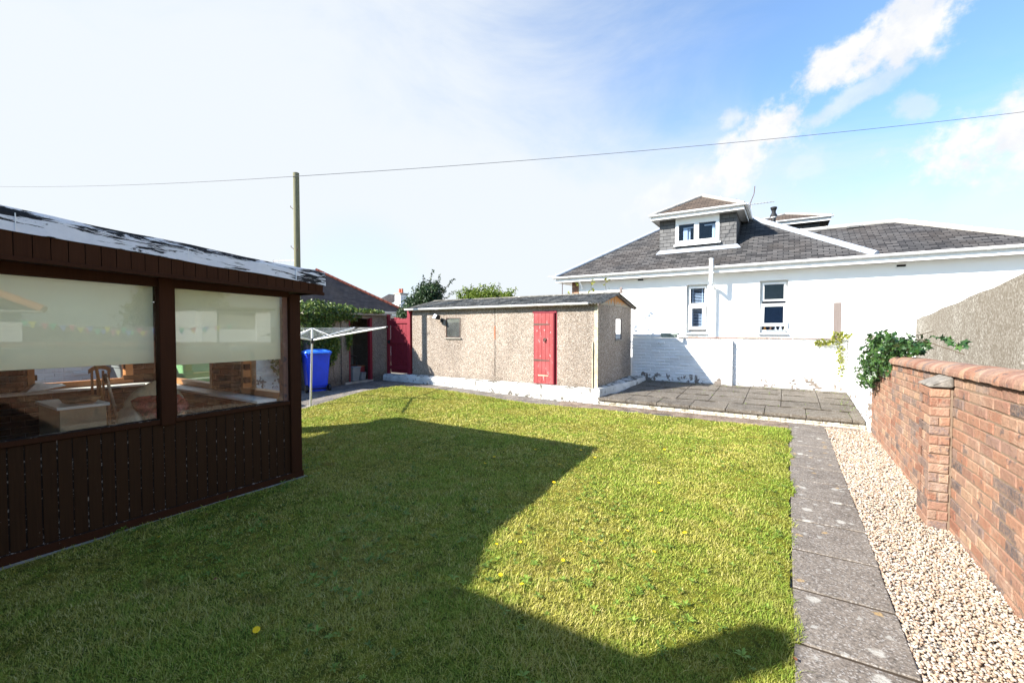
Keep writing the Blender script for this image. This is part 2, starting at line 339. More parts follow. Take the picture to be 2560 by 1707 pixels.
# ------------------------------------------------------------ mesh builder
class MB:
    def __init__(s): s.v = []; s.f = []; s.r = []; s.rc = None
    def add(s, vs, fs, r=None):
        b = len(s.v); s.v += [tuple(v) for v in vs]
        if r is None: r = random.random() if s.rc is None else s.rc
        for f in fs: s.f.append(tuple(b + i for i in f)); s.r.append(r)
        return s
    def poly(s, pts, r=None): return s.add(pts, [tuple(range(len(pts)))], r)
    def hexa(s, a, b, r=None):  # a, b: 4-point loops (bottom, top)
        return s.add(list(a) + list(b), [(3, 2, 1, 0), (4, 5, 6, 7), (0, 1, 5, 4), (1, 2, 6, 5), (2, 3, 7, 6), (3, 0, 4, 7)], r)
    def box(s, x0, x1, y0, y1, z0, z1, r=None):
        return s.hexa([(x0, y0, z0), (x1, y0, z0), (x1, y1, z0), (x0, y1, z0)], [(x0, y0, z1), (x1, y0, z1), (x1, y1, z1), (x0, y1, z1)], r)
    def prism(s, pts, vec, r=None):
        n = len(pts); q = [tuple(p[i] + vec[i] for i in range(3)) for p in pts]
        return s.add(list(pts) + q, [tuple(range(n))[::-1], tuple(range(n, 2 * n))] + [(i, (i + 1) % n, n + (i + 1) % n, n + i) for i in range(n)], r)
    def cyl(s, p0, p1, r0, r1=None, n=10, r=None, caps=True):
        r1 = r0 if r1 is None else r1
        p0 = Vector(p0); p1 = Vector(p1); d = (p1 - p0).normalized()
        u = d.cross(Vector((0, 0, 1)) if abs(d.z) < .95 else Vector((1, 0, 0))).normalized(); w = d.cross(u)
        vs = []
        for p, rr in ((p0, r0), (p1, r1)):
            for k in range(n):
                a = 2 * math.pi * k / n; vs.append(p + u * math.cos(a) * rr + w * math.sin(a) * rr)
        fs = [(k, (k + 1) % n, n + (k + 1) % n, n + k) for k in range(n)]
        if caps: fs += [tuple(range(n))[::-1], tuple(range(n, 2 * n))]
        return s.add(vs, fs, r)
    def tube(s, pts, rad, n=8, r=None):
        for a, b in zip(pts[:-1], pts[1:]): s.cyl(a, b, rad, rad, n, r)
        return s
    def lathe(s, c, prof, n=16, r=None):
        vs = [(c[0] + rr * math.cos(2 * math.pi * k / n), c[1] + rr * math.sin(2 * math.pi * k / n), c[2] + z) for rr, z in prof for k in range(n)]
        fs = [(j * n + k, j * n + (k + 1) % n, (j + 1) * n + (k + 1) % n, (j + 1) * n + k) for j in range(len(prof) - 1) for k in range(n)]
        fs += [tuple(range(n))[::-1], tuple(range((len(prof) - 1) * n, len(prof) * n))]
        return s.add(vs, fs, r)
    def wall(s, axis, c0, c1, a0, a1, z0, z1, holes):
        """slab between c0,c1 on axis ('x' or 'y'), spanning a0..a1, z0..z1, with holes (a0,a1,z0,z1)"""
        A = sorted({a0, a1, *[h[0] for h in holes], *[h[1] for h in holes]}); Z = sorted({z0, z1, *[h[2] for h in holes], *[h[3] for h in holes]})
        for i in range(len(A) - 1):
            zs = None
            for j in range(len(Z) - 1):
                am = (A[i] + A[i + 1]) / 2; zm = (Z[j] + Z[j + 1]) / 2
                inh = any(h[0] < am < h[1] and h[2] < zm < h[3] for h in holes)
                if not inh and zs is None: zs = Z[j]
                if (inh or j == len(Z) - 2) and zs is not None:
                    ze = Z[j] if inh else Z[j + 1]
                    if axis == 'y': s.box(A[i], A[i + 1], c0, c1, zs, ze)
                    else: s.box(c0, c1, A[i], A[i + 1], zs, ze)
                    zs = None
        return s
    def build(s, name, mat, parent=None, smooth=False, xf=None, bevel=0):
        me = bpy.data.meshes.new(name)
        vs = s.v
        if xf: vs = [xf(*v) for v in vs]
        me.from_pydata(vs, [], s.f); me.materials.append(mat)
        uvl = me.uv_layers.new(name='UVMap'); V = me.vertices
        me.update()
        for p in me.polygons:
            n = p.normal
            if abs(n.z) > .97: u = Vector((1, 0, 0)); w = Vector((0, 1, 0))
            else:
                u = Vector((0, 0, 1)).cross(n).normalized(); w = n.cross(u)
            for li in p.loop_indices:
                co = V[me.loops[li].vertex_index].co; uvl.data[li].uv = (co.dot(u), co.dot(w))
            p.use_smooth = smooth
        at = me.attributes.new('rnd', 'FLOAT', 'FACE'); at.data.foreach_set('value', s.r)
        o = bpy.data.objects.new(name, me); col.objects.link(o)
        if parent: o.parent = parent
        if bevel:
            b = o.modifiers.new('bevel', 'BEVEL'); b.width = bevel; b.segments = 2; b.limit_method = 'ANGLE'
        if smooth:
            try:
                for p in me.polygons: pass
                me.set_sharp_from_angle(angle=R(40))
            except Exception: pass
        return o
def npmesh(name, V, F, rnd, mat, parent=None):
    """V (n,3), F (m,k) same-size faces, rnd (m,)"""
    me = bpy.data.meshes.new(name); m, k = F.shape
    me.vertices.add(len(V)); me.vertices.foreach_set('co', V.astype(np.float32).ravel())
    me.loops.add(m * k); me.loops.foreach_set('vertex_index', F.astype(np.int32).ravel())
    me.polygons.add(m); me.polygons.foreach_set('loop_start', np.arange(0, m * k, k, dtype=np.int32))
    me.update(calc_edges=True)
    at = me.attributes.new('rnd', 'FLOAT', 'FACE'); at.data.foreach_set('value', rnd.astype(np.float32))
    me.materials.append(mat); o = bpy.data.objects.new(name, me); col.objects.link(o)
    if parent: o.parent = parent
    return o
def rotm(n, tiltmax=math.pi, up=None):
    """random rotation matrices (n,3,3): columns x,y,z axes"""
    z = rng.normal(size=(n, 3)) if up is None else up + rng.normal(size=(n, 3)) * tiltmax
    z /= np.linalg.norm(z, axis=1)[:, None]
    a = rng.normal(size=(n, 3)); x = np.cross(a, z); x /= np.linalg.norm(x, axis=1)[:, None]; y = np.cross(z, x)
    return np.stack([x, y, z], axis=2)
def scatter(name, tv, tf, Rm, T, sc, rnd, mat, parent=None):
    tv = np.array(tv, float); tf = np.array(tf); n = len(T)
    V = np.einsum('nij,kj->nki', Rm, tv) * np.asarray(sc).reshape(-1, 1, 1) + T[:, None, :]
    F = (tf[None] + (np.arange(n) * len(tv))[:, None, None]).reshape(-1, tf.shape[1])
    return npmesh(name, V.reshape(-1, 3), F, np.repeat(rnd, len(tf)), mat, parent)
LEAF_V = [(0, 0, 0), (.5, .28, .06), (1, 0, -.05), (.5, -.28, .06)]; LEAF_F = [(0, 1, 2), (0, 2, 3)]
IVY_V = [(0, 0, 0), (-.1, .42, .02), (.35, .22, .05), (.55, .5, 0), (.62, .16, .05), (1, 0, -.06), (.62, -.16, .05), (.55, -.5, 0), (.35, -.22, .05), (-.1, -.42, .02)]
IVY_F = [(0, 2, 1), (0, 3, 2), (0, 4, 3), (0, 5, 4), (0, 6, 5), (0, 7, 6), (0, 8, 7), (0, 9, 8)]

def tag(o, label=None, cat=None, group=None, kind=None):
    for k, v in (('label', label), ('category', cat), ('group', group), ('kind', kind)):
        if v: o[k] = v
    return o
def thing(name, label, cat, loc=(0, 0, 0), group=None):
    o = bpy.data.objects.new(name, None); col.objects.link(o); o.location = (0, 0, 0)
    o.empty_display_size = .2
    return tag(o, label, cat, group)
def copy_tree(o, parent=None):
    c = o.copy(); col.objects.link(c); c.parent = parent
    for ch in list(o.children): copy_tree(ch, c)
    return c
def struct(o): o['kind'] = 'structure'; return o
def sm(x): x = np.clip(x, 0, 1); return x * x * (3 - 2 * x)
def g(x, y): return .13 * sm((-x - 3.3) / 5.5) * sm((y - 4) / 4.5)
def ellcloud(n, c, r, shell=.55):
    d = rng.normal(size=(n, 3)); d /= np.linalg.norm(d, axis=1)[:, None]
    k = rng.uniform(shell, 1, n) ** .8
    return d * np.array(r) * k[:, None] + np.array(c), d

# ------------------------------------------------------------ ground, lawn, paths
struct(MB().poly([(-400, -60, -.06), (400, -60, -.06), (400, 700, -.06), (-400, 700, -.06)]).build('ground', M['ground']))

lawn_far = [(.03, 8.31), (-1.5, 8.33), (-3.2, 8.32), (-4.75, 8.12), (-6.0, 8.22), (-7.2, 8.27), (-8.0, 8.26), (-8.45, 8.05), (-8.62, 7.6), (-8.62, 7.1), (-8.45, 6.2), (-8.25, 5.6), (-8.05, 4.9), (-7.8, 4.0), (-7.75, 2.95)]
fx = np.array([p[0] for p in lawn_far[:8]][::-1]); fy = np.array([p[1] for p in lawn_far[:8]][::-1])
ly = np.array([2.95, 4.0, 4.9, 5.6, 6.2, 7.1, 7.6, 8.05]); lx = np.array([-7.75, -7.8, -8.05, -8.25, -8.45, -8.62, -8.62, -8.45])
def inlawn(x, y):
    wob = .02 * np.sin(x * 7.3) + .012 * np.sin(x * 23) 
    wx = .018 * np.sin(y * 5.1) + .018 * np.sin(y * 13.7 + 2 * np.sin(y * 3)) + .012 * np.sin(y * 37 + 3 * np.sin(y * 9))
    a = (x < .06 + wx) & (y < np.interp(x, fx, fy) + wob) & (x > np.interp(y, ly, lx) + wob)
    return a & ~((x < -4.40) & (y < 2.84))
def gridsheet(name, x0, x1, y0, y1, st, zf, inside, mat):
    nx = int((x1 - x0) / st) + 1; ny = int((y1 - y0) / st) + 1
    X, Y = np.meshgrid(np.linspace(x0, x1, nx), np.linspace(y0, y1, ny)); Z = zf(X, Y)
    V = np.stack([X, Y, Z], -1).reshape(-1, 3); i, j = np.meshgrid(np.arange(nx - 1), np.arange(ny - 1)); a = (j * nx + i).ravel()
    F = np.stack([a, a + 1, a + nx + 1, a + nx], 1)
    if inside is not None:
        cx = V[F].mean(1); F = F[inside(cx[:, 0], cx[:, 1])]
    return npmesh(name, V, F, np.zeros(len(F)), mat)
def bumpz(X, Y): return g(X, Y) + .008 + .006 * np.sin(X * 2.1 + Y) * np.cos(Y * 1.7) 
struct(gridsheet('lawn', -8.7, .12, -2, 8.5, .04, bumpz, lambda x, y: inlawn(x, y), M['grassbase']))
# worn paving sheet between lawn and walls (left area and strip along the plinth)
struct(gridsheet('paving', -10.75, .7, 2.9, 8.9, .1, lambda X, Y: g(X, Y) - .012, None, M['paving']))

# grass blades
def make_grass():
    N = 2400000
    x = rng.uniform(-8.7, .16, N); y = rng.uniform(.35, 8.5, N)
    fwd = -.53 * x + .848 * y; side = .848 * x + .53 * y
    keep = inlawn(x, y) & (fwd > 1.15) & (np.abs(side) < fwd * 1.22 + .3)
    hidden = (x < -4.5) & (y < -x * .62)  # behind the garden room
    dens = np.clip((2.6 / np.maximum(fwd, .5)) ** 1.5, .16, 1); mo = np.sin(x * 9.1 + 2 * np.sin(y * 6.3)) * np.sin(y * 8.7 + 1.7 * np.sin(x * 7.7)); dens = dens * np.clip(.85 + .5 * mo, .3, 1)
    keep &= ~hidden & (rng.random(N) < dens)
    x = x[keep]; y = y[keep]; fwd = fwd[keep]; n = len(x)
    z = bumpz(x, y) - .004
    patch = .5 + .5 * np.sin(x * 3.1 + 1.3 * np.sin(y * 2.3)) * np.cos(y * 2.7 + np.sin(x * 4.1))
    edge = np.clip((x + .45) / .5, 0, 1)
    h = (.006 + .022 * rng.random(n) ** 1.8) * (.6 + .75 * patch) * (1 + .7 * edge * rng.random(n)) * (1 + (rng.random(n) < .02) * .8)
    w = rng.uniform(.0011, .0024, n) * np.clip(fwd / 2.4, .9, 3.4)
    az = rng.uniform(0, 2 * np.pi, n); lean = rng.uniform(.2, 1.7, n) * h
    dx = np.cos(az); dy = np.sin(az); B = np.stack([x, y, z], 1)
    sidev = np.stack([-dy, dx, np.zeros(n)], 1) * w[:, None]; L = np.stack([dx, dy, np.zeros(n)], 1)
    m = B + L * (lean * .35)[:, None] + np.array([0, 0, 1.]) * (h * .6)[:, None]
    tip = B + L * lean[:, None] + np.array([0, 0, 1.]) * h[:, None]
    V = np.stack([B - sidev, B + sidev, m + sidev * .8, m - sidev * .8, tip], 1).reshape(-1, 3)
    o = np.arange(n) * 5
    F = np.stack([np.stack([o, o + 1, o + 2], 1), np.stack([o, o + 2, o + 3], 1), np.stack([o + 3, o + 2, o + 4], 1)], 1).reshape(-1, 3)
    r = np.repeat(np.clip(rng.normal(.45, .25, n), 0, 1), 3)
    ob = npmesh('grass', V, F, r, M['blade'])
    tag(ob, 'short mossy yellow green lawn grass in the middle of the garden', 'grass', kind='stuff')
make_grass()
# broad-leaved weeds in the turf
def make_weeds():
    n = 1300; x = rng.uniform(-7.5, .02, n * 4); y = rng.uniform(1.2, 8, n * 4); fwd = -.53 * x + .848 * y
    clump = np.sin(x * 2.2 + .7) * np.sin(y * 1.9 + x) + .6 * np.sin(x * 5 + y * 4)
    k = inlawn(x, y) & (fwd > 1.3) & (clump + rng.normal(size=n * 4) * .5 > .25) & ~((x < -4.5) & (y < -x * .62)) & (rng.random(n * 4) < np.clip(4.2 / fwd, .25, 1))
    x = x[k][:n]; y = y[k][:n]; T = []; Rm = []; sc = []; rn = []
    for i in range(len(x)):
        nl = random.randint(4, 10); s0 = random.uniform(.012, .034) * (1.3 if y[i] < 3.2 else 1); r0 = random.random()
        for j in range(nl):
            a = 2 * math.pi * (j + random.random() * .6) / nl; e = random.uniform(.05, 1.0)
            ax = np.array([math.cos(a) * math.cos(e), math.sin(a) * math.cos(e), math.sin(e)]); b = np.array([-math.sin(a), math.cos(a), 0.])
            Rm.append(np.stack([ax, b, np.cross(ax, b)], 1)); sc.append(s0 * random.uniform(.7, 1.15)); rn.append(min(1, max(0, r0 + random.uniform(-.2, .2))))
            T.append((x[i], y[i], float(bumpz(x[i], y[i])) + .012))
    ob = scatter('weeds', [(0, 0, 0), (.45, .15, .08), (.8, .14, .02), (1, 0, -.15), (.8, -.14, .02), (.45, -.15, .08)], [(0, 1, 5), (1, 4, 5), (1, 2, 4), (2, 3, 4)], np.array(Rm), np.array(T), sc, np.array(rn), M['weed'])
    tag(ob, 'flat rosettes of broad green weed leaves scattered through the lawn', 'weeds', kind='stuff')
make_weeds()
# dandelions
def dandelion(size=.014):
    t = thing('dandelion', '', 'dandelion')
    mb = MB(); n = 12
    for k in range(n * 2):
        a = 2 * math.pi * k / (n * 2); r1 = size * (1 if k % 2 else .72); w = .28
        mb.poly([(0, 0, .0), (math.cos(a - w) * r1 * .8, math.sin(a - w) * r1 * .8, .003), (math.cos(a) * r1, math.sin(a) * r1, .001 + .003 * (k % 2)), (math.cos(a + w) * r1 * .8, math.sin(a + w) * r1 * .8, .003)])
    mb.build('flower_head', M['petal'], t)
    MB().cyl((0, 0, -.05), (0, 0, 0), .0018, .0018, 6).build('stem', M['weed'], t)
    return t
fl = [(-2.746, 4.967, 'in the shaded part of the lawn near the tip of the shadow'), (-2.31, 5.28, 'left of two just inside the tip of the lawn shadow'), (-2.24, 5.27, 'right of two just inside the tip of the lawn shadow'),
      (-2.207, 4.572, 'in shade beside the slanting shadow edge'), (-3.022, 4.424, 'upper one at the middle of the shaded lawn'), (-2.969, 4.156, 'lower one at the middle of the shaded lawn'),
      (-1.997, 4.002, 'right on the slanting shadow edge'), (-1.329, 5.871, 'farthest one in the sunny lawn'), (-.879, 5.848, 'far one in the sun towards the path'), (-.665, 5.294, 'large one in the sun towards the far path'),
      (-1.083, 4.545, 'in the sunny centre of the lawn'), (-.895, 3.841, 'in the sun below the lawn centre'), (-1.026, 3.325, 'left one of the middle pair in sun'), (-.639, 3.521, 'right one of the middle pair in sun'),
      (-1.266, 2.979, 'left of the two brightest in the sunny lawn'), (-1.14, 3.064, 'right of the two brightest in the sunny lawn'), (-1.769, 2.617, 'close to the left shadow bend'), (-1.639, 2.737, 'just right of the left shadow bend'),
      (-1.263, 2.672, 'in the sun among coarse weeds'), (-1.521, 2.296, 'near the lower shadow corner'), (-1.355, 2.279, 'lowest one still in the sun'), (-.768, 3.11, 'in the sun among dark weeds'),
      (-2.319, 1.2, 'large open one in deep shade at the bottom'), (-3.986, 1.365, 'small one near the timber garden room wall'), (-1.967, 5.058, 'just right of the shadow tip')]
d0 = None
for i, (x, y, lb) in enumerate(fl):
    big = (x, y) == (-2.319, 1.2)
    o = dandelion() if d0 is None else copy_tree(d0)
    if d0 is None: d0 = o
    o.location = (x, y, float(bumpz(x, y)) + .030); s = 1.4 if big else (1 if y < 3.5 else 1.3); o.scale = (s, s, s); o.rotation_euler = (random.uniform(-.3, .3), random.uniform(-.3, .3), random.uniform(0, 6)) if not big else Vector((1.2, -.6, 2.4)).to_track_quat('Z', 'Y').to_euler()
    tag(o, 'yellow dandelion flower ' + lb, 'dandelion', 'dandelions in the lawn')
# fallen dry leaves
lf0 = None
for i, (x, y, lb) in enumerate([(-3.05, 1.32, 'dry brown leaf lying in the shaded lawn'), (-.42, 3.75, 'dark red leaf lying in the sunny lawn near the path'), (-4.15, 1.75, 'orange leaf lying by the skirting of the timber room'), (.06, 2.45, 'crumpled brown leaf at the lawn edge by the path')]):
    mb = MB().add([(0, 0, 0), (.012, .02, .006), (.05, .012, 0), (.03, -.016, .009), (.008, -.012, .003)], [(0, 2, 1), (0, 3, 2), (0, 4, 3)])
    o = mb.build('fallen_leaf', M['deadleaf']); o.scale = (.6, .6, .6); o.location = (x, y, float(bumpz(x, y)) + .022); o.rotation_euler = (.2, .1, random.uniform(0, 6)); tag(o, lb, 'leaf', 'dry leaves lying on the lawn')

# paths: brick-like slab rows
mb = MB(); y = 8.82
while y > -1.0:
    L = random.uniform(.52, .60); j = random.uniform(-.003, .003); c = .006
    x0, x1 = .055, .545 + random.uniform(-.006, .006); y0, y1 = y - L + .026, y
    mb.hexa([(x0, y0, -.05), (x1, y0, -.05), (x1, y1, -.05), (x0, y1, -.05)], [(x0, y0, .010 + j), (x1, y0, .012 - j), (x1, y1, .011 + j), (x0, y1, .013 - j)]); y -= L
struct(mb.build('path', M['path'], bevel=.006))
struct(MB().box(.052, .54, -1, 8.84, -.055, .0035).build('soil', plain('dark joint soil', (.055, .042, .030), .95, .1)))
# debris strip along the riser foot
struct(gridsheet('soil_strip', -4.2, 1.0, 8.28, 8.86, .03, lambda X, Y: -.004 + .014 * sm((Y - 8.5) / .3) + .004 * np.sin(X * 31) * np.sin(Y * 47), lambda x, y: y > 8.42 + .12 * np.sin(x * 2.1) + .05 * np.sin(x * 9), M['soil']))

# gravel
struct(MB().poly([(.52, -1, -.015), (1.16, -1, -.015), (1.16, 8.9, -.015), (.52, 8.9, -.015)]).build('gravel_bed', plain('gravel bed', (.22, .17, .125), .95, .1, var=.5, sc=30)))
def make_gravel():
    import bmesh
    bm = bmesh.new(); bmesh.ops.create_icosphere(bm, subdivisions=1, radius=1); bm.verts.ensure_lookup_table()
    tv = np.array([v.co[:] for v in bm.verts]); tf = np.array([[v.index for v in f.verts] for f in bm.faces]); bm.free()
    n = 34000; y = rng.uniform(1.9, 8.84, n); x = rng.uniform(.535, 1.135, n)
    inner = np.interp(y, [8.0, 8.84], [.548, .56]); x = np.where((x < inner) & (rng.random(n) < .85), x + .02, x)
    keep = rng.random(n) < np.clip(4.5 / y, .5, 1); x = x[keep]; y = y[keep]; n = len(x)
    r = rng.uniform(.0045, .0105, n) * np.clip(y / 5, 1, 1.25); T = np.stack([x, y, rng.uniform(-.014, .008, n)], 1)
    Rm = rotm(n, .35, np.array([0, 0, 1.])); Rm = Rm * np.stack([rng.uniform(.9, 1.5, n), rng.uniform(.8, 1.15, n), rng.uniform(.45, .8, n)], 1)[:, None, :]
    V = np.einsum('nij,kj->nki', Rm, tv) ; V *= (1 + .28 * (rng.random((n, len(tv), 1)) - .5)); V = V * r[:, None, None] + T[:, None, :]
    F = (tf[None] + (np.arange(n) * len(tv))[:, None, None]).reshape(-1, 3)
    o = npmesh('gravel', V.reshape(-1, 3), F, np.repeat(rng.random(n), len(tf)), M['pebble'])
    tag(o, 'cream and pink pebbles filling the strip between path and brick wall', 'gravel', kind='stuff')
make_gravel()

# ------------------------------------------------------------ brick helper
def brickface(mb, org, u, nrm, length, z0, z1, bl=.228, bh=.075, gap=.009, dep=.05, zt=None, rough=.003, ch=.005, skip=None):
    """chamfered bricks whose faces look along nrm; org = start at z=0, u = running direction"""
    u = Vector(u); nr = Vector(nrm); org = Vector(org); row = 0; z = z0
    while z < z1 - .01:
        hh = min(bh, z1 - z) - gap; s = -(row % 2) * bl / 2
        while s < length - .005:
            a = max(s, 0); b = min(s + bl, length) - gap
            if b - a > .02 and not (skip and skip((a + b) / 2, z + hh / 2)):
                d = random.uniform(-rough, rough); jz = random.uniform(-.002, .002); jz2 = random.uniform(-.002, .002)
                def P(q, zz, dd):
                    p = org + u * q + nr * dd; 
                    return (p.x, p.y, (zt(p, zz) if zt else zz))
                c = ch
                o = [P(a, z + jz, d - c), P(b, z + jz2, d - c), P(b, z + hh + jz2, d - c), P(a, z + hh + jz, d - c)]
                i = [P(a + c, z + c + jz, d), P(b - c, z + c + jz2, d), P(b - c, z + hh - c + jz2, d), P(a + c, z + hh - c + jz, d)]
                k = [P(a, z + jz, -dep), P(b, z + jz2, -dep), P(b, z + hh + jz2, -dep), P(a, z + hh + jz, -dep)]
                mb.add(o + i + k, [(4, 5, 6, 7), (0, 1, 5, 4), (1, 2, 6, 5), (2, 3, 7, 6), (3, 0, 4, 7), (8, 9, 1, 0), (9, 10, 2, 1), (10, 11, 3, 2), (11, 8, 0, 3)])
            s += bl
        z += bh; row += 1

# ------------------------------------------------------------ patio and its walls
def pz(x, y): return .155 + .13 * max(0, min(1, (y - 8.85) / 2.6)) + .0 * x
mb = MB(); mb2 = MB()
yr = 8.80; row = 0
while yr < 11.5:
    L = .60; y1 = min(yr + L, 11.52)
    xe = -3.37 if yr < 9 else -3.13
    x = xe
    first = True
    while x < 1.06:
        W = .612 if not first or row % 2 == 0 else .612
        first = False; x1 = min(x + W, 1.075); j = [random.uniform(-.004, .004) for _ in range(4)]
        gp = .009
        pts = [(x, yr), (x1 - gp, yr), (x1 - gp, y1 - .022), (x, y1 - .022)]
        if x1 - x > .05: mb.hexa([(a, b, pz(a, b) - .045) for a, b in pts], [(a, b, pz(a, b) + .004 + j[k]) for k, (a, b) in enumerate(pts)])
        x += W
    yr += L; row += 1
pt = struct(mb.build('patio', M['patio'], bevel=.006))
mb = MB(); q = 1
while 8.80 + .6 * q < 11.5:
    y = 8.80 + .6 * q - .011; x = -3.3
    while x < 1.05:
        w = random.uniform(.06, .2); a = random.uniform(.006, .034) * (1.8 if random.random() < .2 else 1); b = random.uniform(.006, .034)
        if random.random() < .8 and (x > -3.1 or y < 9): mb.poly([(x, y - a, pz(x, y - a) + .0095), (min(x + w, 1.07), y - a * .8, pz(x, y - a) + .0095), (min(x + w * .9, 1.07), y + b, pz(x, y + b) + .0095), (x + .01, y + b * .7, pz(x, y + b) + .0095)])
        x += w
    q += 1
struct(mb.build('patio_dirt', plain('dirt in joints', (.075, .058, .038), .95, .1, var=.5, sc=20)))
struct(MB().poly([(-3.36, 8.87, .12), (1.08, 8.87, .12), (1.08, 11.55, .255), (-3.1, 11.55, .255)]).build('patio_bed', M['soil']))
t = thing('low_brick_wall', 'low cream painted brick riser holding up the slabbed patio', 'wall')
mb = MB(); brickface(mb, (-3.35, 8.85, 0), (1, 0, 0), (0, -1, 0), 4.44, -.03, .115, .235, .0725, .007, .08)
M['cbrick'] = bsdf('cream painted brick', lambda t: (t.mix(t.mapr(t.noise(9, t.pos(), 8, .75), .5, .62), t.mix(t.attr('rnd'), (.50, .46, .36), (.68, .65, .56)), (.24, .21, .15)), t.noise(45, t.pos(), 6), .6, .01), .85, .2)
mb.build('brickwork', M['cbrick'], t)
MB().box(-3.36, 1.09, 8.862, 8.95, -.05, .105).build('mortar_core', M['mortar'], t)
# weeds / moss on the patio and in joints
n = 2600; x = rng.uniform(-3.1, 1.05, n); y = rng.uniform(8.85, 11.4, n)
k = (np.abs(((y - 8.8) % .6)) < .03) | (np.abs(((x + 3.37) % .612)) < .02) | (y > 11.2) | (x > .85)
x = x[k]; y = y[k]; n = len(x); z = .16 + .13 * np.clip((y - 8.85) / 2.6, 0, 1)
ob = scatter('moss', LEAF_V, LEAF_F, rotm(n, .6, np.array([0, 0, 1.])), np.stack([x, y, z], 1), rng.uniform(.012, .035, n), rng.random(n), M['weed'])
tag(ob, 'small green moss tufts growing in the joints of the patio slabs', 'moss', kind='stuff')

# white boundary wall at the back of the patio
t = thing('garden_wall', 'long white painted brick boundary wall behind the patio below the white house', 'wall')
mb = MB(); brickface(mb, (-3.43, 11.5, 0), (1, 0, 0), (0, -1, 0), 4.52, .22, 1.385, .235, .0775, .010, .09, rough=.007, ch=.011)
mb.build('brickwork', M['wbrick'], t)
MB().box(-3.45, 1.08, 11.508, 11.70, .1, 1.38).build('wall_core', M['wbrick'], t)
mb = MB(); mb.rc = None
x = -2.3
while x < .80:
    w = .22; mb.box(x, x + w - .008, 11.47 + random.uniform(-.004, .004), 11.72, 1.387, 1.412 + random.uniform(-.003, .004)); x += w
mb.build('coping', M['brick'], t, bevel=.004)
mb = MB(); brickface(mb, (-3.43, 11.49, 0), (1, 0, 0), (0, -1, 0), .72, 1.387, 1.475, .235, .078, .008, .1); mb.box(-3.43, -2.715, 11.50, 11.70, 1.388, 1.468)
mb.build('raised_brickwork', M['wbrick'], t)
mb = MB().box(-2.72, -2.31, 11.455, 11.74, 1.455, 1.50); mb.box(-2.70, -2.36, 11.48, 11.72, 1.388, 1.453)
mb.build('coping_stone', plain('green grey stone', (.30, .36, .32), .9, .2, var=.3), t, bevel=.012)
mb = MB(); brickface(mb, (-1.17, 11.40, 0), (1, 0, 0), (0, -1, 0), .11, .24, 1.33, .12, .0775, .006, .09, rough=.004); mb.box(-1.168, -1.066, 11.412, 11.5, .24, 1.325)
mb.build('pier', M['wbrick'], t)
# white side wall next to the patio, on the line of the red brick wall
t = thing('garden_wall', 'short white painted side wall running from patio end to the red brick wall', 'wall')
def zside(p, zz): return zz
mb = MB(); brickface(mb, (1.085, 11.5, 0), (0, -1, 0), (-1, 0, 0), 2.86, .02, 1.42, .235, .0775, .006, .09, rough=.007, ch=.008)
mb.build('brickwork', M['wbrick'], t)
MB().box(1.095, 1.30, 8.64, 11.7, 0, 1.41).build('wall_core', M['wbrick'], t)
MB().add([(1.05, 8.66, 1.425), (1.33, 8.66, 1.425), (1.33, 9.05, 1.425), (1.05, 9.05, 1.425), (1.10, 8.70, 1.50), (1.28, 8.70, 1.51), (1.28, 9.0, 1.50), (1.10, 9.0, 1.49)], [(3, 2, 1, 0), (4, 5, 6, 7), (0, 1, 5, 4), (1, 2, 6, 5), (2, 3, 7, 6), (3, 0, 4, 7)]).build('cap_stone', M['stone'], t, bevel=.02)

# ------------------------------------------------------------ red brick wall
t = thing('brick_wall', 'weathered red brick garden wall with rounded coping beside the gravel strip', 'wall')
def zt(p, zz): return zz * (1 + .021 * (7.14 - p.y))
mb = MB(); YB = 7.16
brickface(mb, (1.12, YB, 0), (0, -1, 0), (-1, 0, 0), 8.4, -.04, 1.17, .228, .0757, .008, .06, zt=zt, rough=.004, ch=.006)
brickface(mb, (1.12, 8.76, 0), (0, -1, 0), (-1, 0, 0), 1.598, -.04, 1.10, .228, .0757, .008, .06, rough=.004, ch=.006)
brickface(mb, (1.125, YB + .004, 0), (1, 0, 0), (0, 1, 0), .2, 1.0, 1.17, .11, .0757, .008, .06)
mb.build('brickwork', M['brick'], t)
mb = MB(); mb.hexa([(1.126, -1.2, -.05), (1.33, -1.2, -.05), (1.33, YB, -.05), (1.126, YB, -.05)], [(1.126, -1.2, 1.36), (1.33, -1.2, 1.36), (1.33, YB, 1.168), (1.126, YB, 1.168)])
mb.box(1.126, 1.33, YB + .001, 8.76, -.05, 1.09); mb.build('mortar_core', M['mortar'], t)
# rounded coping bricks
mb = MB(); y = YB + .02
while y > -1.2:
    w = random.uniform(.100, .112); y0 = y - w + .007; zb = zt(Vector((0, y, 0)), 1.175) + random.uniform(-.003, .003)
    prof = []
    for k in range(9):
        a = math.pi * k / 8; prof.append((1.222 - math.cos(a) * .132, zb + .028 + math.sin(a) * .068))
    prof = [(1.09, zb)] + prof + [(1.354, zb)]
    mb.prism([(q[0], y0, q[1]) for q in prof], (0, y - y0, 0)); y -= w
mb.build('coping', M['brick'], t, bevel=.004)
mb = MB(); 
brickface(mb, (.985, 4.76, 0), (1, 0, 0), (0, -1, 0), .13, .0, 1.135, .127, .0757, .009, .1, rough=.004, ch=.006)
brickface(mb, (.985, 5.10, 0), (0, -1, 0), (-1, 0, 0), .345, .0, 1.135, .35, .0757, .009, .09, rough=.004, ch=.006)
brickface(mb, (.985, 5.10, 0), (1, 0, 0), (0, 1, 0), .13, .0, 1.135, .127, .0757, .009, .1)
pier = mb.build('pier', M['brick'], t)
MB().box(.994, 1.12, 4.768, 5.09, -.02, 1.128).build('mortar', M['mortar'], pier)
